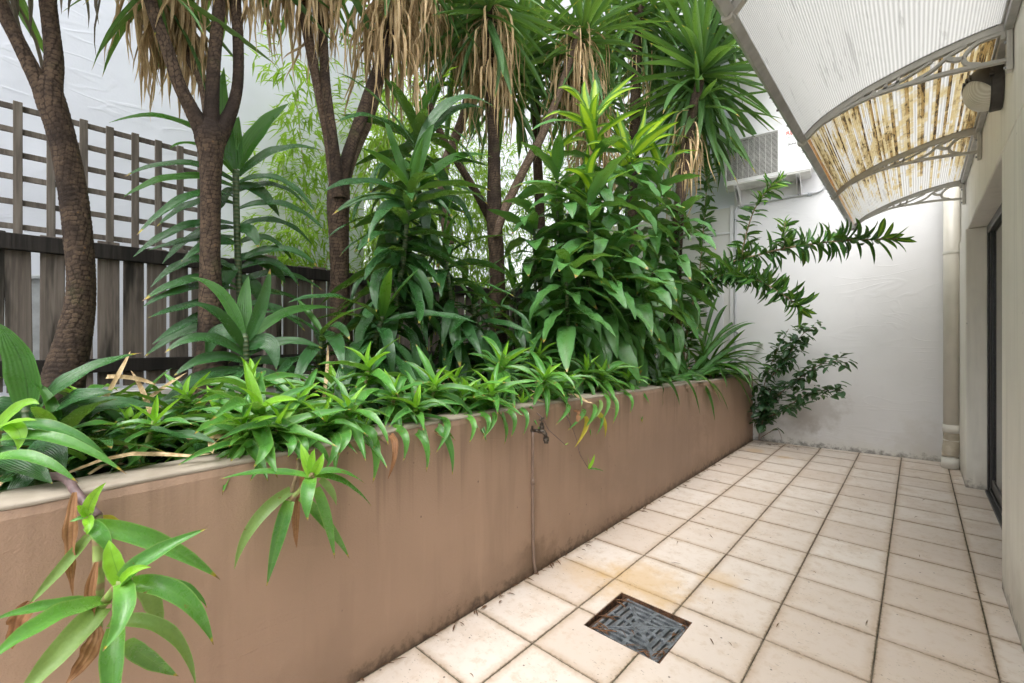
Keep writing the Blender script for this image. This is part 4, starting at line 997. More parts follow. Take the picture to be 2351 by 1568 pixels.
yucca_head(t4, AX(1122, -20, XD), (0, .1, 1), 76, seed=61, lo=-70, L=(.65, .95)); yucca_head(t4, AX(1092, -30, -2.9), (-.2, .3, 1), 40, seed=62, lo=-55, L=(.6, .8))
yucca_head(t4, AX(1340, 60, -2.45), (.1, .1, 1), 80, seed=63, lo=-70, L=(.65, .95), pale=.25)
# 5 and 6
XE = -1.75
t5 = thing('yucca_tree', 'yucca with a big spiky green head leaning towards the awning', 'tree', AX(1545, 860, XE), 'yucca trees in the planter')
limb(t5, [(1545, 870, 40), (1548, 700, 34), (1555, 520, 30), (1572, 360, 28), (1590, 255, 27), (1605, 190, 26)], XE, name='trunk', seed=71)
yucca_head(t5, AX(1612, 140, XE), (.15, -.25, 1), 118, seed=72, lo=-72, L=(.9, 1.25), pale=.1)
yucca_head(t5, AX(1640, 20, XE), (.15, -.1, 1), 70, seed=75, lo=-62, L=(.85, 1.15), pale=.1)
yucca_head(t5, AX(1602, 225, XE), (.1, -.2, 1), 46, seed=73, lo=-70, L=(.7, .95), pale=.15, hi=20)
skirt(t5, (AX(1588, 250, XE), AX(1565, 400, XE)), 34, (.35, .75), .04, 74)
t6 = thing('yucca_tree', 'tall many headed yucca between the shaggy stem and the spiky head', 'tree', AX(1450, 860, -2.5), 'yucca trees in the planter')
limb(t6, [(1452, 860, 34), (1450, 600, 30), (1455, 350, 28), (1462, 120, 26), (1468, 20, 26)], -2.5, name='trunk', seed=81)
yucca_head(t6, AX(1400, 60, -2.9), (0, .2, 1), 50, seed=86, lo=-68, L=(.75, 1.1), pale=.1); yucca_head(t6, AX(1530, 80, -2.3), (.1, 0, 1), 50, seed=87, lo=-68, L=(.75, 1.1), pale=.1)
yucca_head(t6, AX(1470, 0, -2.5), (.1, 0, 1), 70, seed=82, lo=-70, L=(.8, 1.15), pale=.1)
yucca_head(t6, AX(1300, 190, -2.9), (-.2, 0, 1), 60, seed=83, lo=-65, L=(.6, .9), pale=.1)
yucca_head(t6, AX(1200, 120, -2.95), (0, .1, 1), 60, seed=84, lo=-65, L=(.6, .9), pale=.15)
skirt(t6, (AX(1465, 60, -2.5), AX(1458, 300, -2.5)), 26, (.4, .8), .05, 85)

t7 = thing('yucca_tree', 'background yucca whose spiky heads close the gaps behind the hanging dead leaves', 'tree', AX(1250, 700, -3.0), 'yucca trees in the planter')
limb(t7, [(1252, 760, 30), (1245, 600, 26), (1235, 400, 24), (1228, 200, 22)], -3.0, name='trunk', seed=88)
for i_, (px_, py_, X_) in enumerate(((1225, 70, -3.0), (1150, 150, -3.05), (1390, 210, -3.0), (1490, 160, -2.95), (1045, 70, -3.05))):
    yucca_head(t7, AX(px_, py_, X_), (rnd.uniform(-.2, .2), rnd.uniform(-.2, .2), 1), 56, seed=120+i_, lo=-66, L=(.6, .95), pale=.15)
# ------------------------------------------------------------------ bamboo beyond the fence
def bamboo(label, spots, n, spread, seed, mat='bamboo_leaf', zr=(1., 4.), L=(.09, .15)):
    rs = random.Random(seed); base = Vector((spots[0][0], spots[0][1], 0)); t = thing('bamboo_clump', label, 'bamboo', base, 'bamboo beyond the fence')
    mb = MB(); culms = []
    for (x, y) in spots:
        for q in range(5):
            a = Vector((x+rs.gauss(0, .12), y+rs.gauss(0, .12), 0)); le = Vector((rs.gauss(0, .35), rs.gauss(0, .35), 0)); top = rs.uniform(zr[1]*.8, zr[1]*1.1)
            pth = [a+le*(f*f)+Vector((0, 0, top*f)) for f in (0, .25, .5, .75, 1.)]; pth = [Vector(v) for v in smooth_path(pth, 4)]
            mb.tube(pth, [.009*(1-.75*i/len(pth)) for i in range(len(pth))], 6); culms.append(pth)
    mb.build('culms', M['bstem'], t, smooth=True); t.children[0]['kind'] = 'stuff'
    mb = MB()
    for k in range(n):
        c = rs.choice(culms); i = int(rs.uniform(.2, 1)*(len(c)-1)); p = Vector(c[i])
        if p.z < zr[0]: p.z = rs.uniform(*zr)
        az = rs.uniform(0, 6.283); out = Vector((math.cos(az), math.sin(az), rs.uniform(-.2, .5))); r_ = abs(rs.gauss(0, spread)); q = p+out*r_; q.z -= r_*r_*.5
        q.x = min(q.x, -3.3) if q.z < 1.8 else q.x
        m = rs.randint(4, 7)
        for j in range(m):
            a2 = az+rs.gauss(0, .75); pit = rs.uniform(-1.1, .25); l = rs.uniform(*L); d_ = Vector((math.cos(a2)*math.cos(pit), math.sin(a2)*math.cos(pit), math.sin(pit))); side = d_.cross(Vector((0, 0, 1))).normalized(); w = l*.075; s0 = q+Vector((rs.gauss(0, .02), rs.gauss(0, .02), rs.gauss(0, .02)))
            e = s0+d_*l+Vector((0, 0, -.15*l)); mdl = s0+d_*l*.4
            up_ = side.cross(d_)*w*.5
            mb.add([s0, mdl+side*w+up_, mdl, mdl-side*w+up_, e], [(0, 2, 1), (0, 3, 2), (1, 2, 4), (2, 3, 4)], [(.5, 0), (1, .4), (.5, .4), (0, .4), (.5, 1)])
    o = mb.build('foliage', M[mat], t); o['kind'] = 'stuff'; return t
bamboo('airy bamboo spray hanging in front of the white wall beside the slim forked trunk', [(-3.55, 1.5)], 420, .26, 91, zr=(1.75, 3.3))
bamboo('bright bamboo thicket beyond the corner of the white wall', [(-4.3, 2.9), (-4.0, 2.5), (-4.6, 3.4)], 2600, .5, 92, zr=(1.0, 4.2), mat='bamboo_leaf')
bamboo('dense bamboo behind the shaggy straight yucca stem', [(-3.9, 3.7), (-4.4, 4.2), (-3.7, 4.6)], 2600, .5, 93, zr=(1.0, 4.0))
bamboo('darker bamboo behind the variegated corn plant', [(-3.6, 5.4), (-3.9, 6.0), (-3.4, 6.6)], 1100, .5, 94, mat='bamboo_dark', zr=(1.2, 4.6))
# ------------------------------------------------------------------ broad-leaved cane plants
def PX(px, py, X): return AX(px, py, X)
def hero(t, X, leaves, mat, W, dX=.12, up=(.55, -.25, 1), seed=0, kind='lance', wave=.05):
    """leaves given as base, bend and tip seen against the plane x = X, with some depth of their own"""
    rs = random.Random(seed)
    for q in leaves:
        o = rs.uniform(-dX, dX); w = q[6] if len(q) > 6 else W; m = q[7] if len(q) > 7 else mat; u = q[8] if len(q) > 8 else up
        bez_leaf(t, PX(q[0], q[1], X), PX(q[2], q[3], X+o*.6), PX(q[4], q[5], X+o), w*rs.uniform(.9, 1.08), M[m], kind, cup=.25, wave=wave, wf=rs.uniform(2, 3.5), up=u)
FR = (1, -.45, .55); NW = 'dracaena_new'
d1 = thing('cane_plant', 'tall dark cane plant with long arching leaves beside the four limbed yucca', 'plant', PX(565, 960, -2.45), 'dark cane plants')
MB().tube([Vector(v) for v in smooth_path([PX(562, 1000, -2.45), PX(556, 800, -2.45), PX(548, 640, -2.45), PX(543, 500, -2.45), PX(541, 390, -2.45)], 6)], .0145, 10).build('stem', M['dstem'], d1, smooth=True)
hero(d1, -2.45, [(541, 395, 430, 225, 250, 282, .078, NW), (541, 405, 450, 300, 390, 340, .05, NW), (541, 420, 420, 340, 282, 408), (541, 432, 410, 375, 284, 452, .075, NW), (541, 455, 440, 410, 314, 540), (541, 470, 450, 440, 360, 520), (541, 515, 420, 495, 306, 590), (541, 525, 450, 515, 372, 606), (541, 545, 440, 545, 340, 575), (541, 620, 440, 560, 345, 660), (541, 655, 440, 615, 326, 692), (541, 665, 440, 640, 328, 704, .07), (541, 690, 450, 690, 340, 730),
 (538, 385, 500, 290, 514, 155, .07, NW, (1, -.3, .1)), (545, 388, 585, 290, 662, 238, .088, NW, (.9, -.5, .5)), (542, 388, 528, 330, 548, 268, .085, NW, (1, -.3, .1)), (548, 405, 640, 310, 750, 350), (548, 420, 650, 375, 726, 490), (548, 440, 640, 400, 700, 470, .07), (548, 480, 660, 440, 745, 530), (548, 520, 650, 480, 716, 562), (548, 560, 620, 520, 672, 600), (548, 600, 660, 540, 732, 616), (548, 620, 630, 570, 686, 656), (548, 650, 650, 600, 742, 668), (548, 680, 650, 650, 720, 720), (548, 700, 640, 690, 700, 760), (541, 710, 450, 720, 350, 790), (541, 740, 430, 740, 330, 820),
 (541, 445, 520, 435, 478, 505, .08, 'dracaena_old', FR), (545, 430, 600, 420, 641, 497, .075, 'dracaena_old', FR), (545, 530, 580, 515, 592, 568, .07, 'dracaena_old', FR), (543, 560, 490, 540, 416, 600, .065, 'dracaena_old', FR), (545, 590, 620, 590, 655, 650, .07, 'dracaena_old', FR), (542, 610, 520, 620, 500, 690, .07, 'dracaena_old', FR), (546, 640, 590, 640, 610, 720, .07, 'dracaena_old', FR)], 'dracaena_old', .068, seed=3, up=(.65, -.3, .9))
d0 = thing('cane_plant', 'short young cane plant with a bright upright centre leaf below the tall one', 'plant', PX(570, 960, -2.1), 'dark cane plants')
MB().tube([PX(574, 980, -2.1), PX(570, 880, -2.1), PX(565, 800, -2.1), PX(562, 765, -2.1)], .013, 10).build('stem', M['dstem'], d0, smooth=True)
hero(d0, -2.1, [(563, 782, 555, 700, 570, 634, .066, NW, (1, -.4, .1)), (560, 785, 525, 650, 438, 637, .055, NW, (.8, -.3, .6)), (566, 785, 610, 700, 620, 617, .05, 'dracaena_old', (1, -.5, .2)), (566, 790, 640, 690, 772, 708, .055, NW), (558, 790, 495, 720, 474, 826, .085, 'dracaena_old', FR), (568, 800, 630, 755, 634, 848, .075, 'dracaena_old', FR), (560, 800, 500, 690, 425, 700, .06), (560, 815, 460, 740, 378, 810, .055), (568, 815, 660, 760, 740, 800, .055), (560, 830, 480, 800, 400, 862, .06), (568, 835, 650, 810, 700, 880, .06), (556, 850, 450, 850, 370, 930, .06), (572, 850, 640, 860, 690, 930, .06), (560, 845, 520, 860, 500, 920, .07, 'dracaena_old', FR)], 'dracaena_old', .066, seed=4, dX=.15, up=(.8, -.35, .75))
d2 = cane_plant('cane_plant', 'densest dark cane plant with several leafy stems in the middle of the bed',
  [([PX(880, 900, -2.05), PX(905, 720, -2.05), PX(925, 600, -2.05), PX(935, 500, -2.05), PX(945, 415, -2.05)], 64, .85),
   ([PX(900, 900, -2.2), PX(915, 600, -2.25), PX(945, 420, -2.3), PX(958, 330, -2.35), PX(962, 270, -2.4)], 58, .75),
   ([PX(1080, 900, -2.05), PX(1050, 760, -2.05), PX(1030, 650, -2.05), PX(1020, 560, -2.1)], 56, .9),
   ([PX(850, 900, -1.95), PX(860, 790, -1.95), PX(880, 720, -1.95)], 28, .8)], 'dark cane plants', L=(.36, .50), nnew=4, seed=5, top_e=80, low_e=-38, pw=.42)
hero(d2, -2.1, [(945, 432, 960, 340, 996, 284, .075, NW, (1, -.5, .2)), (942, 432, 905, 350, 878, 250, .055, NW, (1, -.4, .2)), (950, 440, 1040, 330, 1130, 362, .07, NW), (955, 345, 1030, 165, 1142, 252, .075), (955, 350, 1040, 205, 1125, 258, .07), (950, 340, 860, 230, 770, 283, .065), (950, 330, 850, 190, 770, 166, .06), (945, 450, 830, 390, 742, 440, .065), (945, 470, 850, 425, 762, 494, .065), (945, 430, 1050, 400, 1122, 472, .07), (942, 470, 880, 460, 858, 510, .075, 'dracaena_old', FR), (945, 470, 985, 460, 975, 560, .085, 'dracaena_old', FR), (948, 460, 1060, 420, 1085, 530, .08, 'dracaena_old', FR), (935, 600, 880, 590, 872, 710, .085, 'dracaena_old', FR), (935, 590, 970, 590, 962, 700, .085, 'dracaena_old', FR), (935, 640, 940, 650, 935, 742, .08, 'dracaena_old', FR), (935, 660, 985, 660, 1000, 770, .08, 'dracaena_old', FR), (940, 530, 1010, 520, 1005, 620, .08, 'dracaena_old', FR), (935, 540, 900, 520, 905, 590, .07, 'dracaena_old', FR)], 'dracaena_old', .078, seed=6, dX=.2, up=(.75, -.45, .75))
cane_plant('cane_plant', 'dark cane plant with drooping leaves at the foot of the slim shaggy stem', [([PX(1130, 900, -2.0), PX(1110, 800, -2.0), PX(1090, 730, -2.0), PX(1085, 690, -2.0)], 38, .85), ([PX(1190, 900, -2.2), PX(1185, 760, -2.2), PX(1180, 660, -2.2)], 34, .85)], 'dark cane plants', L=(.36, .48), nnew=2, seed=6, top_e=60, low_e=-30, pw=.5)
cane_plant('cane_plant', 'dark cane plant in front of the trunk at the wall corner', [([PX(720, 930, -2.1), PX(735, 830, -2.1), PX(740, 760, -2.1)], 30, .85)], 'dark cane plants', L=(.34, .46), nnew=2, seed=8, top_e=60, low_e=-15, pw=.6)
# corn plant with lime striped young leaves
CP = dict(new='co_new', old='co_old', nnew=2, top_e=80, low_e=-45, pw=.50, Lnew=1.0)
c1 = cane_plant('corn_plant', 'tallest corn plant with a lime striped crown in front of the shaggy yucca limb', [
   ([PX(1340, 900, -1.95), PX(1350, 700, -1.95), PX(1358, 500, -1.95), PX(1362, 380, -1.95), PX(1364, 262, -1.95)], 70, .96, 10),
   ([PX(1350, 900, -1.8), PX(1350, 640, -1.8), PX(1352, 520, -1.8), PX(1355, 430, -1.8)], 60, .96, 5),
   ([PX(1290, 900, -2.05), PX(1285, 700, -2.05), PX(1280, 520, -2.05), PX(1278, 380, -2.05)], 58, .95, 2),
   ([PX(1235, 900, -2.1), PX(1230, 760, -2.1), PX(1228, 620, -2.1), PX(1226, 500, -2.1)], 48, .92, 0),
   ([PX(1310, 900, -1.75), PX(1305, 780, -1.75), PX(1300, 660, -1.75), PX(1300, 600, -1.75)], 52, .92, 0)], 'corn plants', L=(.40, .52), seed=9, **CP)
c2_ = cane_plant('corn_plant', 'leafy corn plant with drooping broad leaves nearest the end wall', [
   ([PX(1420, 900, -1.85), PX(1425, 700, -1.85), PX(1438, 480, -1.85), PX(1450, 330, -1.85)], 70, .96, 8),
   ([PX(1480, 900, -1.8), PX(1490, 700, -1.8), PX(1505, 520, -1.8), PX(1515, 385, -1.8)], 60, .96, 3),
   ([PX(1540, 900, -1.7), PX(1548, 740, -1.7), PX(1556, 600, -1.7), PX(1560, 465, -1.7)], 54, .92, 0),
   ([PX(1400, 900, -1.72), PX(1400, 780, -1.72), PX(1402, 640, -1.72), PX(1405, 560, -1.72)], 58, .94, 0),
   ([PX(1470, 900, -1.68), PX(1468, 800, -1.68), PX(1466, 700, -1.68), PX(1465, 640, -1.68)], 50, .92, 0)], 'corn plants', L=(.40, .54), seed=19, **CP)
CN = 'corn_new'
hero(c1, -1.92, [(1350, 275, 1325, 185, 1280, 203, .075, CN, (.8, -.4, .6)), (1356, 278, 1335, 220, 1342, 186, .085, CN, (1, -.5, .1)), (1362, 276, 1400, 215, 1460, 168, .065, CN, (.7, -.6, .6)), (1366, 278, 1410, 190, 1486, 204, .075, CN, (.6, -.4, .9)), (1362, 282, 1375, 240, 1412, 240, .07, CN, (.8, -.5, .6)), (1355, 285, 1290, 235, 1245, 275, .06, CN), (1352, 290, 1270, 260, 1220, 300, .06), (1345, 442, 1342, 380, 1350, 332, .07, CN, (1, -.5, .1)), (1350, 300, 1430, 265, 1450, 330, .07, CN), (1345, 460, 1260, 400, 1190, 425, .07), (1345, 470, 1270, 430, 1215, 480, .075)], 'corn_old', .075, seed=7, dX=.12)
hero(c2_, -1.82, [(1445, 362, 1425, 300, 1415, 250, .08, CN, (1, -.5, .1)), (1450, 360, 1475, 300, 1482, 245, .07, CN, (1, -.5, .2)), (1455, 360, 1530, 275, 1608, 335, .07, CN), (1455, 362, 1540, 300, 1640, 370, .07, CN), (1450, 365, 1520, 250, 1570, 255, .065, CN), (1455, 380, 1560, 330, 1640, 450, .085), (1440, 365, 1390, 310, 1345, 335, .07, CN), (1455, 390, 1520, 370, 1530, 470, .085, 'corn_old', FR), (1448, 390, 1470, 380, 1465, 470, .09, 'corn_old', FR), (1440, 395, 1390, 370, 1402, 455, .09, 'corn_old', FR), (1430, 500, 1370, 490, 1385, 600, .095, 'corn_old', FR), (1430, 500, 1440, 500, 1440, 590, .09, 'corn_old', FR), (1400, 560, 1380, 570, 1390, 690, .095, 'corn_old', FR), (1380, 560, 1290, 540, 1262, 640, .09, 'corn_old', FR), (1470, 560, 1500, 560, 1510, 670, .09, 'corn_old', FR), (1440, 640, 1460, 640, 1475, 760, .09, 'corn_old', FR), (1340, 640, 1320, 640, 1310, 740, .09, 'corn_old', FR), (1380, 690, 1390, 690, 1400, 810, .09, 'corn_old', FR)], 'corn_old', .08, seed=8, dX=.1)
# low dark growth round the stems
k = 0
LOW = [(300, 985, -1.95, 'low dark leafy plant in front of the leaning trunk'), (420, 965, -1.9, 'low dark leafy plant beside the four limbed trunk foot'), (130, 1000, -1.85, 'low dark leafy plant under the big upright leaf'), (660, 900, -2.1, 'low dark leafy plant between the young cane plant and the corner trunk'),
       (820, 860, -2.2, 'low dark leafy plant at the foot of the corner trunk'), (960, 860, -1.9, 'low dark leafy plant under the densest cane plant'), (1220, 820, -1.95, 'low dark leafy plant left of the corn plant foot'), (230, 940, -2.4, 'low dark leafy plant behind the leaning trunk base'), (370, 920, -2.5, 'low dark leafy plant against the fence between two trunks'), (1080, 850, -2.2, 'low dark leafy plant behind the bright rosettes in mid bed'), (530, 930, -2.25, 'low dark leafy plant below the tall arching cane plant')]
for px, py, X, lab in LOW:
    k += 1; p = PX(px, py, X); b = Vector((p.x, p.y, .76)); z = max(.80, min(.92, p.z))
    cane_plant('low_leafy_plant', lab, [([b, b+Vector((.02, 0, .03)), Vector((p.x+.03, p.y, z))], 24, .8)], 'low dark plants on the soil', L=(.26, .40), nnew=2, seed=100+k, top_e=60, low_e=-2, pw=.7, r=.009)

# ------------------------------------------------------------------ basket plants along the coping
def rosette(label, px, py, X, L=.20, n=12, tilt=(0, 0, 1), seed=0, stem=None, new=3, base=None):
    rs = random.Random(seed); p = PX(px, py, X); b = Vector(base) if base else Vector((min(p.x, -1.62)-.04, p.y+rs.uniform(-.05, .05), .77))
    t = thing('basket_plant', label, 'plant', b, 'basket plants along the planter edge')
    sp = [Vector(v) for v in smooth_path([b, b.lerp(p, .55)+Vector((.0, 0, -.01)), p], 6)]
    MB().tube(sp, .0075, 8).build('stem', M['bstem'], t, smooth=True)
    az = rs.uniform(0, 6); ax = Vector(tilt).normalized()
    for k in range(n):
        f = k/(n-1); az += R(140)+rs.gauss(0, .25); young = k < new
        e = (80-22*k) if young else 52-58*f+rs.gauss(0, 6)
        pos = p-ax*(.075*f)
        l = L*(.45+.1*k if young else rs.uniform(.75, 1.1))
        put_leaf(t, pick('bk_new' if young else 'bk', e, rs), pos, az, l, ax, rs.gauss(0, .15), wide=rs.uniform(.8, 1.05))
    return t
ROS = [(592, 945, -1.60, .24, 'broad bright basket plant on the coping below the young cane plant'),
 (575, 885, -1.78, .20, 'basket plant with one upright pale leaf just behind the broad bright rosette'),
 (690, 925, -1.68, .19, 'small basket plant between the broad rosette and the tall pale stemmed one'),
 (845, 845, -1.72, .21, 'tallest basket plant on a pale stem in front of the corner trunk'),
 (770, 890, -1.82, .17, 'shaded basket plant left of the tallest pale stemmed rosette'),
 (998, 885, -1.64, .20, 'basket plant with a glowing lime centre right of the tallest rosette'),
 (1046, 868, -1.75, .15, 'small basket plant tucked behind the glowing lime centre'),
 (1152, 838, -1.66, .22, 'basket plant with a long drooping front leaf above the tap'),
 (1238, 815, -1.80, .19, 'pointed basket plant behind and right of the one above the tap'),
 (1312, 812, -1.76, .17, 'basket plant against the foot of the corn plant'),
 (1384, 862, -1.60, .21, 'lime centred basket plant at the bare end of the coping under the corn plant'),
 (1196, 925, -1.58, .12, 'tiny pale basket plant low on the coping behind the tap'),
 (430, 915, -1.95, .16, 'small lime basket plant in the low growth by the four limbed trunk'),
 (300, 985, -1.80, .15, 'small basket plant in the low growth below the leaning trunk'),
 (196, 938, -1.98, .17, 'pale basket plant directly in front of the leaning trunk foot'),
 (355, 965, -1.72, .14, 'small lime basket plant sprawling towards the empty coping'),
 (905, 905, -1.60, .18, 'basket plant trailing over the coping between tallest and glowing rosettes'),
 (1090, 915, -1.60, .16, 'basket plant spilling over the coping left of the tap'),
 (1290, 880, -1.58, .16, 'basket plant on the coping right of the tap'),
 (745, 965, -1.56, .17, 'basket plant hugging the coping above the smaller hanging shoot'),
 (510, 955, -1.74, .17, 'basket plant left of the broad bright rosette')]
ROS += [(640, 975, -1.53, .18, 'basket plant leaning over the coping right of the broad bright rosette'),
 (800, 945, -1.54, .19, 'basket plant sprawling on the coping under the tallest rosette'),
 (955, 935, -1.53, .18, 'basket plant sprawling on the coping under the glowing lime centre'),
 (1128, 900, -1.54, .18, 'basket plant leaning over the coping just left above the tap'),
 (1250, 868, -1.56, .18, 'basket plant on the coping just right above the tap'),
 (1345, 850, -1.62, .18, 'basket plant between the tap side rosettes and the lime centred end one'),
 (1440, 868, -1.60, .17, 'last basket plant on the coping before the strap leaved lily'),
 (560, 985, -1.56, .17, 'basket plant dipping over the coping left below the broad rosette'),
 (1060, 905, -1.62, .18, 'basket plant midway between glowing lime centre and tap')]
for i, (px, py, X, L, lab) in enumerate(ROS):
    fwd = X > -1.7
    rosette(lab, px, py, min(X+.05, -1.50) if fwd else X, L*((1.18 if px < 1000 else 1.38) if fwd else 1.25), 19 if L > .15 else 13, (.34 if fwd else .08, rnd.uniform(-.2, .1), 1), 200+i)
# low growth filling the ground between the plants
rs = random.Random(404); A_ = []; B_ = []
for k in range(900):
    x = -1.60-abs(rs.gauss(0, .55)); y = rs.uniform(-.5, 4.9)
    if x < -2.95: continue
    p = Vector((x, y, .79+rs.uniform(0, .10))); e = rs.uniform(-5, 60)
    if rs.random() < .45: A_.append((pick('dr_old', e, rs), leaf_mw(p, rs.uniform(0, 6.28), rs.uniform(.16, .34), None, rs.gauss(0, .3))))
    else: B_.append((pick('bk', e, rs), leaf_mw(p, rs.uniform(0, 6.28), rs.uniform(.12, .24), None, rs.gauss(0, .3))))
tag(join_leaves('undergrowth', A_, M['dracaena_old']), 'dark strappy undergrowth covering the soil', 'undergrowth')
tag(join_leaves('groundcover', B_, M['basket_leaf']), 'bright green leafy groundcover between the rosettes', 'groundcover')
# leaves and yellowing blades hanging down the wall face
def hang(t, x0_, y0_, x1_, y1_, W, mat, X0=-1.5, X1=-1.40, lift=.05, kind='basket', **kw):
    a = PX(x0_, y0_, X0); b = PX(x1_, y1_, X1); c = a.lerp(b, .35)+Vector((.07, 0, lift)); c.x = max(c.x, XP+.10)
    return bez_leaf(t, a, c, b, W, M[mat], kind, up=(1, -.5, .5), **kw)
H3 = bpy.data.objects
tr = rosette('basket plant whose long leaves hang down the wall face left of the tap', 838, 985, -1.5, .16, 8, (.5, -.2, 1), 300, base=(-1.62, PX(838, 985, -1.5).y, .80))
for q in ((835, 990, 855, 1110, .035), (815, 985, 858, 1030, .034), (940, 985, 978, 1085, .028), (985, 970, 1038, 1090, .034), (1150, 940, 1172, 1005, .030), (1090, 950, 1112, 1000, .028), (1010, 960, 1000, 1040, .03), (900, 980, 925, 1060, .03), (1180, 935, 1200, 1000, .026), (1060, 955, 1075, 1020, .028), (760, 1000, 745, 1080, .03), (1120, 945, 1105, 1010, .026)): hang(tr, *q, 'basket_leaf')
hang(tr, 885, 990, 890, 1100, .024, 'brown_leaf', kind='lance', wave=.25, wf=3)
tr = rosette('basket plant with yellow dying leaves hanging down the wall face right of the tap', 1330, 945, -1.5, .15, 7, (.5, -.2, 1), 301, base=(-1.62, PX(1330, 945, -1.5).y, .80))
hang(tr, 1332, 950, 1318, 1028, .034, 'basket_yellow'); hang(tr, 1345, 940, 1388, 1005, .040, 'basket_yellow'); hang(tr, 1358, 945, 1368, 1000, .026, 'basket_leaf'); hang(tr, 1376, 905, 1379, 968, .032, 'basket_leaf'); hang(tr, 1330, 935, 1300, 990, .032, 'basket_leaf'); hang(tr, 1390, 905, 1405, 975, .034, 'basket_leaf'); hang(tr, 1350, 925, 1340, 985, .034, 'basket_leaf'); hang(tr, 1290, 925, 1275, 975, .03, 'basket_leaf'); hang(tr, 1420, 900, 1445, 950, .03, 'basket_leaf'); hang(tr, 1365, 915, 1352, 975, .03, 'basket_under')
hang(tr, 1305, 940, 1312, 985, .030, 'brown_leaf', kind='lance', wave=.25)
# trailing runner with a little shoot
rn_ = thing('trailing_runner', 'thin dark runner dangling down the wall with a small lime shoot', 'runner', PX(1275, 930, -1.5))
MB().tube([Vector(v) for v in smooth_path([PX(1250, 925, -1.58), PX(1285, 935, -1.47), PX(1305, 965, -1.435), PX(1322, 1005, -1.43), PX(1330, 1040, -1.425), PX(1342, 1062, -1.42), PX(1352, 1078, -1.41)], 5)], .0022, 6).build('stem', M['purple_stem'], rn_, smooth=True)
bez_leaf(rn_, PX(1350, 1075, -1.41), PX(1352, 1060, -1.40), PX(1348, 1045, -1.40), .012, M['basket_bright']); bez_leaf(rn_, PX(1350, 1076, -1.41), PX(1362, 1062, -1.39), PX(1364, 1042, -1.38), .02, M['basket_bright']); bez_leaf(rn_, PX(1350, 1076, -1.41), PX(1370, 1075, -1.39), PX(1388, 1083, -1.38), .018, M['basket_leaf'])
rn2 = thing('trailing_runner', 'thin grey runner crossing the tap handle', 'runner', PX(1200, 930, -1.5))
MB().tube([Vector(v) for v in smooth_path([PX(1205, 928, -1.56), PX(1240, 955, -1.42), PX(1258, 985, -1.40), PX(1265, 992, -1.40), PX(1285, 1010, -1.40), PX(1298, 1022, -1.40)], 5)], .0018, 6).build('stem', M['purple_stem'], rn2, smooth=True)
bez_leaf(rn2, PX(1296, 1021, -1.40), PX(1301, 1020, -1.39), PX(1305, 1016, -1.39), .006, M['basket_bright'])

# smaller hanging shoot over the wall
h2 = thing('hanging_shoot', 'smaller basket plant shoot hanging over the middle of the brown wall', 'plant', PX(690, 1040, -1.5), 'hanging shoots')
Xh = -1.36
MB().tube([Vector(v) for v in smooth_path([PX(700, 1000, -1.56), PX(688, 1035, -1.45), PX(684, 1075, -1.40), PX(672, 1120, -1.39), PX(664, 1145, -1.39)], 5)], [.006]*21, 8).build('stem', M['woody_stem'], h2, smooth=True)
MB().tube([Vector(v) for v in smooth_path([PX(664, 1148, -1.39), PX(685, 1128, -1.37), PX(708, 1100, -1.34), PX(718, 1085, -1.33)], 5)], .0065, 8).build('stem', M['bstem'], h2, smooth=True)
c2 = (718, 1092, -1.335)
def L2(x0_, y0_, xm, ym, x1_, y1_, W, mat='basket_leaf', X=(-1.335, -1.30, -1.33), up=(.8, -.4, .7), parent=None, **kw):
    return bez_leaf(parent or h2, PX(x0_, y0_, X[0]), PX(xm, ym, X[1]), PX(x1_, y1_, X[2]), W, M[mat], up=up, **kw)
L2(716, 1095, 610, 1070, 505, 1100, .031, X=(-1.335, -1.36, -1.38), up=(.3, -.3, 1))
L2(715, 1092, 700, 1050, 690, 1018, .029, 'basket_bright', X=(-1.335, -1.35, -1.38), up=(1, -.3, .1))
L2(717, 1090, 735, 1065, 742, 1040, .027, 'basket_bright', up=(1, -.3, .2))
L2(715, 1088, 712, 1055, 722, 1030, .025, 'basket_bright', X=(-1.335, -1.33, -1.33), up=(1, -.6, .1))
L2(722, 1088, 780, 1065, 840, 1112, .029, 'basket_leaf', up=(.4, -.2, 1))
L2(722, 1092, 790, 1085, 853, 1162, .029, 'basket_leaf', up=(.5, -.2, 1))
L2(714, 1098, 700, 1130, 706, 1196, .039, 'basket_leaf', X=(-1.33, -1.26, -1.26), up=(1, -.5, .5))
L2(668, 1125, 560, 1190, 538, 1306, .034, 'basket_under', X=(-1.39, -1.37, -1.40), up=(1, -.3, .5))
L2(664, 1150, 640, 1220, 612, 1345, .039, 'basket_leaf', X=(-1.385, -1.36, -1.40), up=(1, -.4, .4))
L2(690, 1140, 760, 1200, 802, 1282, .031, 'basket_leaf', X=(-1.38, -1.36, -1.41), up=(1, -.5, .4))
L2(726, 1120, 755, 1180, 768, 1283, .031, 'basket_leaf', X=(-1.35, -1.32, -1.38), up=(1, -.6, .4))
L2(735, 1100, 765, 1120, 772, 1160, .022, 'basket_under', up=(1, -.5, .3))
L2(684, 1140, 675, 1190, 681, 1258, .022, 'brown_leaf', X=(-1.39, -1.38, -1.40), up=(1, -.5, .2), wave=.3, kind='lance')
L2(694, 1060, 700, 1090, 682, 1150, .015, 'brown_leaf', X=(-1.40, -1.38, -1.385), up=(1, -.5, .2), wave=.3, kind='lance')
for q in ((600, 1010, 580, 1075, .04), (640, 1010, 660, 1050, .036), (655, 1000, 700, 1055, .032), (770, 985, 775, 1045, .04)): hang(h2, *q, 'basket_leaf', X0=-1.54, X1=-1.39)

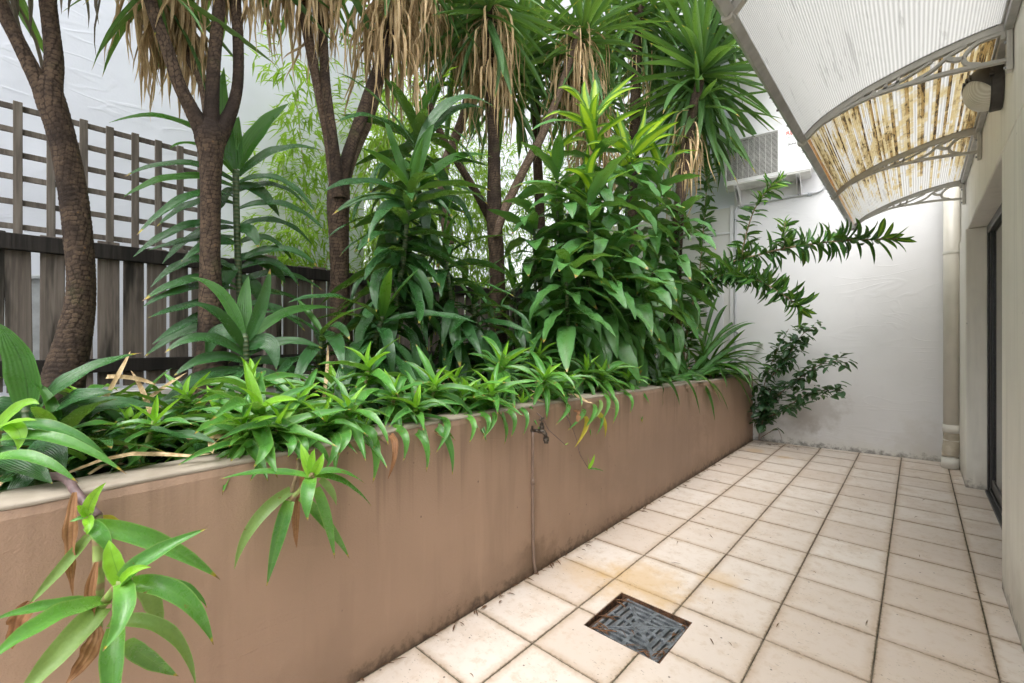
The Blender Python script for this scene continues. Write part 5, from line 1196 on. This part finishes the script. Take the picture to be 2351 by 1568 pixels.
# big hanging shoot in the near corner
h1 = thing('hanging_shoot', 'large basket plant with broad glossy leaves hanging over the near end of the wall', 'plant', PX(150, 1120, -1.5), 'hanging shoots')
MB().tube([Vector(v) for v in smooth_path([PX(105, 1092, -1.58), PX(150, 1098, -1.50), PX(175, 1130, -1.43), PX(200, 1160, -1.39), PX(225, 1185, -1.36)], 5)], .0095, 10).build('stem', M['purple_stem'], h1, smooth=True)
MB().tube([Vector(v) for v in smooth_path([PX(222, 1180, -1.37), PX(226, 1260, -1.36), PX(226, 1340, -1.35), PX(222, 1420, -1.34), PX(220, 1460, -1.34)], 5)], .0105, 10).build('stem', M['bstem'], h1, smooth=True)
MB().tube([Vector(v) for v in smooth_path([PX(224, 1400, -1.345), PX(250, 1370, -1.30), PX(280, 1335, -1.25)], 5)], .010, 10).build('stem', M['bstem'], h1, smooth=True)
def L1(*a, X=(-1.25, -1.22, -1.25), **kw): return L2(*a, X=X, parent=h1, **{'wave': .06, 'cup': .4, **kw})
# small head near the coping
L1(200, 1185, 205, 1140, 243, 1108, .023, 'basket_bright', X=(-1.37, -1.35, -1.34), up=(1, -.3, .2)); L1(200, 1185, 185, 1160, 176, 1162, .014, 'basket_bright', X=(-1.37, -1.36, -1.36), up=(1, -.3, .3)); L1(200, 1188, 212, 1200, 198, 1228, .020, 'basket_bright', X=(-1.37, -1.33, -1.33), up=(1, -.4, .6)); L1(198, 1186, 180, 1192, 158, 1198, .012, 'basket_leaf', X=(-1.38, -1.37, -1.38), up=(.6, -.3, 1))
L1(225, 1200, 245, 1180, 290, 1213, .020, 'basket_yellow', X=(-1.38, -1.38, -1.40), up=(.8, -.2, .6)); L1(205, 1205, 240, 1215, 258, 1285, .030, 'basket_leaf', X=(-1.36, -1.31, -1.32), up=(1, -.4, .6))
L1(215, 1208, 380, 1230, 505, 1330, .041, 'basket_leaf', X=(-1.35, -1.30, -1.30), up=(.9, -.3, .7))
# main rosette
L1(278, 1335, 255, 1275, 250, 1240, .035, 'basket_bright', X=(-1.25, -1.26, -1.28), up=(1, -.3, .1)); L1(276, 1336, 330, 1270, 478, 1212, .036, 'basket_leaf', X=(-1.25, -1.20, -1.20), up=(.8, -.6, .7)); L1(278, 1337, 300, 1300, 347, 1302, .020, 'basket_bright', X=(-1.24, -1.2, -1.19), up=(.8, -.6, .8))
L1(282, 1338, 310, 1400, 235, 1495, .038, 'basket_leaf', X=(-1.24, -1.15, -1.15), up=(1, -.4, .7)); L1(300, 1342, 440, 1330, 490, 1480, .040, 'basket_leaf', X=(-1.25, -1.16, -1.17), up=(.8, -.3, .9)); L1(305, 1340, 440, 1325, 475, 1395, .024, 'basket_leaf', X=(-1.27, -1.24, -1.25), up=(.5, -.1, 1))
L1(230, 1385, 90, 1385, -20, 1425, .029, 'basket_leaf', X=(-1.33, -1.30, -1.30), up=(.6, -.4, 1)); L1(245, 1385, 110, 1400, -40, 1530, .047, 'basket_leaf', X=(-1.31, -1.20, -1.16), up=(.8, -.5, .8)); L1(235, 1395, 150, 1480, 10, 1640, .048, 'basket_under', X=(-1.32, -1.26, -1.25), up=(1, -.4, .5))
L1(268, 1440, 250, 1540, 265, 1660, .041, 'basket_leaf', X=(-1.28, -1.20, -1.20), up=(1, -.4, .6)); L1(250, 1430, 420, 1400, 450, 1575, .031, 'basket_under', X=(-1.32, -1.25, -1.25), up=(.6, -.2, 1), wave=.07); L1(290, 1470, 330, 1510, 410, 1552, .038, 'basket_leaf', X=(-1.34, -1.36, -1.40), up=(1, -.4, .6)); L1(320, 1330, 370, 1380, 365, 1455, .040, 'basket_under', X=(-1.34, -1.36, -1.40), up=(1, -.5, .3)); L1(205, 1230, 130, 1320, 60, 1395, .023, 'basket_under', X=(-1.38, -1.38, -1.39), up=(1, -.3, .6)); L1(70, 1380, 40, 1420, 28, 1490, .034, 'brown_leaf', X=(-1.39, -1.38, -1.40), up=(1, -.4, .2), kind='lance', wave=.25)
L1(172, 1130, 155, 1240, 168, 1370, .024, 'brown_leaf', X=(-1.40, -1.37, -1.40), up=(1, -.4, .2), kind='lance', wave=.3); L1(222, 1290, 190, 1420, 220, 1480, .022, 'brown_leaf', X=(-1.34, -1.30, -1.33), up=(1, -.4, .2), kind='lance', wave=.3); L1(225, 1440, 220, 1500, 150, 1570, .034, 'brown_leaf', X=(-1.33, -1.28, -1.30), up=(1, -.4, .3), kind='lance', wave=.3)
# big upright leaf and companions at the near edge of the picture
bl = thing('broad_leaf_plant', 'broad leaved plant with one huge upright leaf at the near end of the bed', 'plant', PX(55, 985, -1.95))
MB().tube([PX(58, 1050, -1.95), PX(58, 990, -1.95), PX(60, 930, -1.95)], .011, 10).build('stem', M['dstem'], bl, smooth=True)
def LB(*a, X=(-1.95, -1.93, -1.95), **kw): return L2(*a, X=X, parent=bl, kind=kw.pop('kind', 'lance'), **kw)
LB(62, 955, 75, 830, -5, 742, .088, 'dracaena_new', X=(-1.95, -1.93, -1.98), up=(1, -.7, .2)); LB(75, 960, 150, 845, 325, 810, .085, 'dracaena_old', X=(-1.93, -1.85, -1.95), up=(.4, -.5, 1)); LB(90, 975, 150, 905, 260, 900, .09, 'dracaena_old', X=(-1.92, -1.80, -1.80), up=(.5, -.3, 1)); LB(85, 985, 190, 905, 370, 935, .08, 'dracaena_old', X=(-1.9, -1.8, -1.82), up=(.5, -.3, 1)); LB(60, 990, 10, 900, -60, 960, .09, 'dracaena_old', up=(.5, -.5, 1))
nb = thing('basket_plant', 'near basket plant at the picture edge with long leaves reaching over the coping', 'plant', PX(-10, 1010, -1.68), 'basket plants along the planter edge')
MB().tube([PX(-15, 1080, -1.7), PX(-12, 1030, -1.68), PX(-8, 990, -1.66)], .009, 8).build('stem', M['bstem'], nb, smooth=True)
def LN(*a, X=(-1.64, -1.58, -1.55), **kw): return L2(*a, X=X, parent=nb, **kw)
LN(-10, 985, 60, 905, 90, 928, .031, 'basket_bright', X=(-1.66, -1.62, -1.6)); LN(-8, 985, 40, 960, 85, 965, .023, 'basket_bright', up=(.4, -.3, 1)); LN(0, 985, 130, 945, 255, 1058, .038, 'basket_leaf', up=(.4, -.4, 1)); LN(0, 1010, 130, 970, 290, 1088, .034, 'basket_leaf', up=(.4, -.4, 1), X=(-1.62, -1.55, -1.49)); LN(-20, 1055, 80, 1020, 180, 1110, .031, 'basket_leaf', up=(.3, -.5, 1), X=(-1.58, -1.50, -1.46)); LN(20, 975, 60, 985, 40, 1035, .034, 'basket_bright', X=(-1.62, -1.58, -1.58)); LN(-30, 1040, 60, 1060, 120, 1110, .061, 'dracaena_old', X=(-1.68, -1.55, -1.50), up=(.3, -.3, 1)); LN(60, 1030, 130, 1010, 150, 1080, .061, 'dracaena_old', X=(-1.70, -1.62, -1.56), up=(.3, -.3, 1))

# ------------------------------------------------------------------ song of India at the end of the bed
so_ = thing('pleomele_shrub', 'narrow leaved shrub arching long branches in front of the end wall', 'shrub', AY(1560, 860, 5.1))
rs = random.Random(77)
def so_branch(pts, Y, n, r=.012, L=.17, new=8, down=.0, f0=.0):
    Pp = [AY(q[0], q[1], q[2] if len(q) > 2 else Y) for q in pts]; sp = [Vector(v) for v in smooth_path(Pp, 6)]
    MB().tube(sp, [r*(1-.6*i/len(sp)) for i in range(len(sp))], 8).build('branch', M['woody_stem'], so_, smooth=True)
    pts_ = stem_points(sp, 200); az = rs.uniform(0, 6)
    for k in range(n):
        f = 1-(k/(n-1))*(1-f0); p, tn = pts_[int(f*199)]; az += R(137.5)+rs.gauss(0, .3); young = k < new
        ax = tn.lerp(Vector((0, 0, 1)), .1)
        o = put_leaf(so_, pick('so_new' if young else 'so', 70-3*k if young else rs.uniform(5, 50), rs), p, az, L*rs.uniform(.75, 1.1)*(.7 if k < 3 else 1), ax, rs.gauss(0, .55))
    ex = []
    for k in range(int(n*.8)):
        p, tn = pts_[int((f0+(1-f0)*rs.random()*.96)*199)]; ex.append((pick('so', rs.uniform(0, 55), rs), leaf_mw(p, rs.uniform(0, 6.28), L*rs.uniform(.7, 1.1), tn, rs.gauss(0, .6))))
    join_leaves('inner_foliage', ex, M['song_leaf'], so_)
so_branch([(1562, 860), (1575, 770), (1600, 670), (1660, 612), (1740, 585), (1830, 565), (1940, 552), (2060, 548)], 4.9, 145, .015, .215, 10, f0=.12)
so_branch([(1600, 670, 4.9), (1660, 630, 4.8), (1730, 640, 4.7), (1795, 675, 4.65), (1845, 712, 4.6)], 4.7, 100, .009, .195, 10)
so_branch([(1700, 597, 4.9), (1712, 540, 4.9), (1732, 480, 4.9), (1765, 432, 4.85), (1795, 412, 4.8)], 4.9, 38, .008, .17, 14)
so_branch([(1800, 572, 4.9), (1800, 540, 4.9), (1802, 508, 4.9)], 4.9, 17, .006, .15, 10)
so_ = thing('pleomele_shrub', 'upright narrow leaved shrub beside the grey side panel of the end wall', 'shrub', AY(1568, 860, 5.2))
so_branch([(1568, 860, 5.2), (1592, 740, 5.25), (1608, 600, 5.3), (1620, 450, 5.35), (1628, 330, 5.4)], 5.3, 85, .010, .17, 6, f0=.25)
so_branch([(1575, 860, 5.4), (1560, 700, 5.5), (1552, 560, 5.5), (1556, 440, 5.5)], 5.5, 60, .010, .17, 6, f0=.2)
# strap-leaved lily spilling over the end of the coping
st = thing('strap_leaf_lily', 'strap leaved lily spilling over the far end of the planter wall', 'plant', AX(1610, 870, -1.75))
rs = random.Random(31)
pp = AX(1625, 862, -1.72)
for k in range(44):
    put_leaf(st, pick('st', rs.uniform(30, 82), rs), pp+Vector((rs.gauss(0, .05), rs.gauss(0, .16), rs.uniform(-.02, .02))), rs.gauss(-.7, 1.0), rs.uniform(.45, .82), None, rs.gauss(0, .15), wide=rs.uniform(.9, 1.3))
def LS(x0_, y0_, xm, ym, x1_, y1_, W, Xs, up=(.5, -.4, 1)): return bez_leaf(st, PX(x0_, y0_, Xs[0]), PX(xm, ym, Xs[1]), PX(x1_, y1_, Xs[2]), W, M['strap_leaf'], 'strap', up=up, cup=.4)
LS(1600, 862, 1640, 760, 1695, 732, .042, (-1.7, -1.7, -1.66)); LS(1600, 855, 1630, 700, 1648, 680, .04, (-1.75, -1.75, -1.72)); LS(1590, 862, 1680, 790, 1745, 822, .045, (-1.65, -1.55, -1.42)); LS(1600, 865, 1700, 800, 1768, 905, .05, (-1.62, -1.45, -1.36)); LS(1580, 870, 1680, 830, 1735, 900, .05, (-1.62, -1.45, -1.38)); LS(1570, 872, 1640, 850, 1672, 945, .05, (-1.6, -1.42, -1.38)); LS(1575, 870, 1625, 860, 1640, 965, .05, (-1.6, -1.42, -1.39)); LS(1560, 865, 1520, 840, 1480, 870, .035, (-1.65, -1.6, -1.58))
for q in ((1590, 850, 1680, 740, 1735, 742, (-1.6, -1.5, -1.4)), (1610, 855, 1700, 760, 1790, 800, (-1.55, -1.42, -1.3)), (1600, 860, 1690, 790, 1752, 868, (-1.55, -1.42, -1.34)), (1610, 862, 1680, 810, 1725, 935, (-1.52, -1.4, -1.36)), (1560, 868, 1620, 835, 1655, 925, (-1.52, -1.4, -1.38)), (1545, 872, 1585, 850, 1606, 950, (-1.52, -1.41, -1.39)), (1610, 850, 1640, 720, 1670, 700, (-1.66, -1.62, -1.58)), (1620, 860, 1720, 830, 1775, 930, (-1.5, -1.38, -1.3)), (1500, 878, 1540, 855, 1560, 930, (-1.53, -1.42, -1.39))): LS(*q[:6], .048, q[6])
# fig sapling in the corner
fg = thing('fig_sapling', 'small dark leaved fig sapling growing in the corner at the end of the planter', 'sapling', Vector((-1.40, 5.74, 0)))
rs = random.Random(55)
def fig_branch(pts, n, r=.006, L=(.08, .125)):
    Pp = [AY(q[0], q[1], q[2]) for q in pts]; sp = [Vector(v) for v in smooth_path(Pp, 6)]
    MB().tube(sp, [r*(1-.65*i/len(sp)) for i in range(len(sp))], 7).build('branch', M['twig'], fg, smooth=True)
    q_ = stem_points(sp, 80)
    if n > 10: join_leaves('inner_foliage', [(pick('fi', rs.uniform(-45, 35), rs), leaf_mw(q_[int((.2+.8*rs.random())*79)][0]+Vector((rs.gauss(0, .04), rs.gauss(0, .035), rs.gauss(0, .04))), rs.uniform(0, 6.28), rs.uniform(*L), None, rs.gauss(0, .3))) for _ in range(n)], M['fig_leaf'], fg)
    for k in range(n):
        p, tn = q_[int((.18+.82*rs.random())*79)]
        p = p+Vector((rs.gauss(0, .03), rs.gauss(0, .025), rs.gauss(0, .025)))
        put_leaf(fg, pick('fi', rs.uniform(-45, 35), rs), p, rs.uniform(0, 6.28), rs.uniform(*L), None, rs.gauss(0, .3))
fig_branch([(1742, 1010, 5.72), (1746, 920, 5.68), (1765, 850, 5.66), (1790, 790, 5.66), (1810, 755, 5.66)], 68)
fig_branch([(1760, 930, 5.68), (1800, 895, 5.6), (1860, 850, 5.5), (1900, 830, 5.45), (1945, 832, 5.42)], 62)
fig_branch([(1765, 870, 5.66), (1800, 830, 5.6), (1840, 770, 5.55), (1868, 748, 5.52)], 52)
fig_branch([(1755, 960, 5.68), (1800, 940, 5.6), (1850, 905, 5.5), (1905, 895, 5.45), (1925, 905, 5.45)], 52)
fig_branch([(1745, 990, 5.72), (1752, 960, 5.66), (1758, 930, 5.64), (1770, 890, 5.6)], 70)
fig_branch([(1745, 1005, 5.72), (1780, 985, 5.7), (1790, 995, 5.7), (1795, 1012, 5.72)], 2, .004)

# ------------------------------------------------------------------ litter
rs = random.Random(99)
mb = MB()
for k in range(420):
    x = rs.uniform(-3.0, -1.62); y = rs.uniform(-.5, 5.6); z = .80+rs.uniform(0, .05); a = rs.uniform(0, 6.28); l = rs.uniform(.1, .4); d_ = Vector((math.cos(a), math.sin(a), rs.gauss(0, .12)))
    C = [Vector((x, y, z))+d_*l*s/5+Vector((0, 0, .02*math.sin(s))) for s in range(6)]; ribbon(mb, C, [Vector((rs.gauss(0, .3), rs.gauss(0, .3), 1))]*6, rs.uniform(.012, .035), 'sword', .4, .0, 3, rs, cols=2)
o = mb.build('leaf_litter', M['dead_leaf'], smooth=True); tag(o, 'dry tan leaf litter over the soil of the bed', 'litter', kind='stuff')
for (a, b, lab) in (((222, 950, -1.95), (300, 805, -2.0), 'dry tan strap leaf propped upright beside the leaning trunk'), ((355, 985, -1.8), (300, 850, -2.0), 'bent dry leaf standing in the low growth under the trellis'), ((245, 865, -2.0), (360, 885, -1.9), 'dry tan leaf lying level across the low growth'), ((335, 920, -1.9), (430, 855, -2.1), 'pale dry stalk leaning towards the four limbed trunk'), ((735, 960, -1.8), (752, 790, -2.0), 'dry stalk standing left of the tallest rosette'), ((420, 1005, -1.66), (560, 1012, -1.64), 'dry stalk lying low along the coping')):
    t = thing('fallen_leaf', lab, 'dead leaf', PX(*a)); A_, B_ = PX(*a), PX(*b)
    bez_leaf(t, A_, A_.lerp(B_, .5)+Vector((.02, .01, .02)), B_, .015, M['dead_leaf'], 'strap', up=(.8, -.5, .5), name='blade')
# small debris on the tiles, in the drain and at the foot of the wall
mb = MB()
def flake(x, y, z, l, w):
    a = rs.uniform(0, 6.28); d_ = Vector((math.cos(a), math.sin(a), 0)); C = [Vector((x, y, z))+d_*l*(s/3-.5)+Vector((0, 0, .003*math.sin(s*1.05))) for s in range(4)]
    ribbon(mb, C, [Vector((rs.gauss(0, .2), rs.gauss(0, .2), 1))]*4, w, 'lance', .6, 0, 1, rs, cols=2)
for k in range(60): flake(rs.uniform(-1.4, .25), rs.uniform(.6, 5.7), .0035, rs.uniform(.02, .06), rs.uniform(.002, .005))
for k in range(130): flake(XP+.012+abs(rs.gauss(0, .02)), rs.uniform(.6, 5.8), .0045, rs.uniform(.015, .07), rs.uniform(.003, .010))
for k in range(40): flake(-1.2+rs.gauss(0, .12), 5.72+rs.gauss(0, .05), .0045, rs.uniform(.03, .1), rs.uniform(.003, .007))
for k in range(10): flake(HX0+.02+abs(rs.gauss(0, .02)), rs.uniform(HY0+.02, HY1-.02), -.012, rs.uniform(.03, .10), rs.uniform(.004, .012))
for k in range(14): flake(HX1-.015-abs(rs.gauss(0, .012)), rs.uniform(HY0+.02, HY1-.02), -.010, rs.uniform(.015, .05), rs.uniform(.004, .010))
for k in range(8): flake(rs.uniform(HX0+.02, HX1-.02), HY0+.018+abs(rs.gauss(0, .01)), -.010, rs.uniform(.03, .09), rs.uniform(.004, .010))
o = mb.build('debris', M['scrap_leaf'], smooth=True); tag(o, 'scattered brown leaf scraps on the tiles and in the drain', 'debris', kind='stuff')
